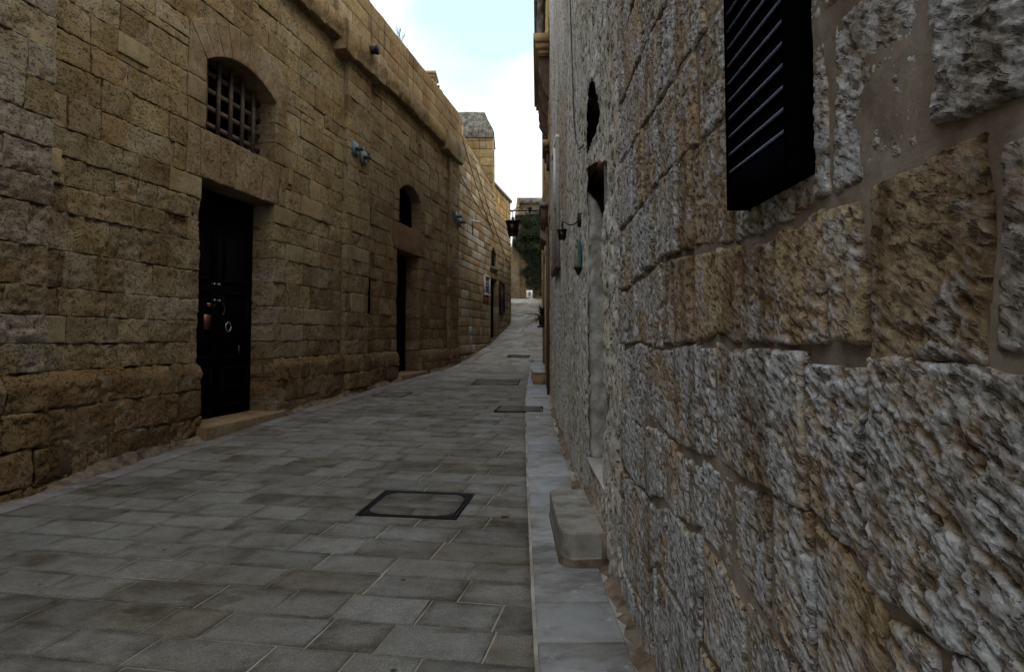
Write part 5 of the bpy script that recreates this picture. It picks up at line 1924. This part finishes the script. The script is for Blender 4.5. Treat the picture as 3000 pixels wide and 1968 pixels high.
def plants():
    # spiky plant in a pot on the right
    r = np.random.default_rng(12)
    c = FA.p(6.2, .52, .12)
    t = thing('potted_plant', 'dark spiky plant in a terracotta pot on the right house front', 'plant', tuple(c))
    mk('pot', *lathe(c, [(0, -.24), (.07, -.24), (.10, -.04), (.112, -.04), (.112, 0), (.09, 0), (0, -.02)], 12), M['terracotta'], t, smooth=True)
    mk('shelf', *fbox(FA, 5.9, 6.5, .23, .27, 0, .24), M['iron'], t)
    for i in range(70):
        a = r.uniform(0, 2 * math.pi)
        el = r.uniform(-.25, 1.25)
        L = r.uniform(.42, .72)
        d = Vector((math.cos(a) * math.cos(el), math.sin(a) * math.cos(el), math.sin(el)))
        side = d.cross(Vector((0, 0, 1)))
        side = side.normalized() if side.length > .01 else Vector((1, 0, 0))
        V = []
        for k, (f, w_) in enumerate(((0, .015), (.35, .02), (.7, .013), (1, .002))):
            p = c + d * (L * f) - Vector((0, 0, .16 * f * f * L / .4))
            V += [p - side * w_, p + Vector((0, 0, -.006)), p + side * w_]
        mk('leaf', np.array([tuple(v) for v in V]), grid_faces(4, 3), M['agave'], t, smooth=True)
    # dry twigs on the parapet
    t = thing('parapet_weed', 'thin dry twigs sprouting from the top of the hall parapet', 'plant', tuple(FL.p(15.7, 6.68, -.1)))
    base = FL.p(15.7, 6.66, -.05)
    al = Vector((*FL.d, 0))
    for i in range(9):
        sl = r.uniform(-.45, .55)
        h = r.uniform(.25, .62)
        pts = [base + al * (r.uniform(-.08, .08)), base + al * (sl * .35) + Vector((r.uniform(-.03, .03), 0, h * .5)), base + al * (sl * .62) + Vector((r.uniform(-.06, .06), 0, h))]
        st = mk('twig', *tube(pts, .007, 5, .003), M['twig'], t)
        for k in range(4):
            p = pts[1].lerp(pts[2], r.uniform(0, 1))
            q = p + al * r.uniform(-.1, .1) + Vector((0, 0, r.uniform(.03, .12)))
            mk('side_twig', *tube([p, q], .005, 4, .002), M['twig'], st)
    # small weed at the foot of the left wall and grass tuft right
    for (nm, lab, p) in (('wall_weed', 'tiny green weed at the joint where the slab strip ends', Vector((.60, 20.6, float(zg(20.6)) + EYE))),):
        t = thing(nm, lab, 'plant', tuple(p))
        for i in range(14):
            a = r.uniform(0, 2 * math.pi)
            q = p + Vector((math.cos(a) * .12, math.sin(a) * .12, r.uniform(.03, .1)))
            mk('leaf', *tube([p, q], .008, 4, .002), M['agave'], t)


def litter():
    # leaves and scraps on the ground
    t = thing('fallen_leaf', 'red-brown curled leaf on the paving right of the black framed manhole', 'leaf', (-.05, 5.35, zg(5.35) + EYE + .012))
    V = np.array([[-.09, 5.34, 0], [-.07, 5.32, .008], [-.03, 5.33, .004], [-.015, 5.35, .012], [-.05, 5.355, .002], [-.08, 5.36, .006]])
    V[:, 2] += zg(5.35) + EYE + .006
    mk('blade', np.vstack([V, V + [0, 0, -.002]]), [(0, 1, 2, 4), (2, 3, 4), (0, 4, 5), (10, 8, 7, 6), (10, 9, 8), (11, 10, 6)], M['terracotta'], t)


build_street()
build_strips()
hall = build_left_hall()
house = build_left_house()
wall_fixtures()
build_far()
rub = right_wall()
palazzo()
stone_step()
manholes()
lanterns()
figurine()
plants()
litter()

# mortar heaped at the wall feet
yy = np.arange(1.2, 11.5, .05)
fillet('mortar_fillet', np.column_stack([.590 + .0075 * yy, yy]), .075, .05, M['mortar_base'], rub, 3, (1, 0))
uu = np.concatenate([np.arange(4.6, 8.45, .07), ])
for u0, u1 in ((4.6, 8.46), (10.38, 15.5), (17.42, 20.8)):
    uu = np.arange(u0, u1, .07)
    pth = np.array([FL.O + u * FL.d + .10 * FL.n for u in uu])
    fillet('mortar_fillet', pth, .09, .06, M['mortar_base'], hall, 7, tuple(-FL.n))
uu = np.arange(20.86, 25.6, .1)
fillet('mortar_fillet', np.array([FL.O + u * FL.d + .05 * FL.n for u in uu]), .07, .05, M['mortar_base'], house, 8, tuple(-FL.n))
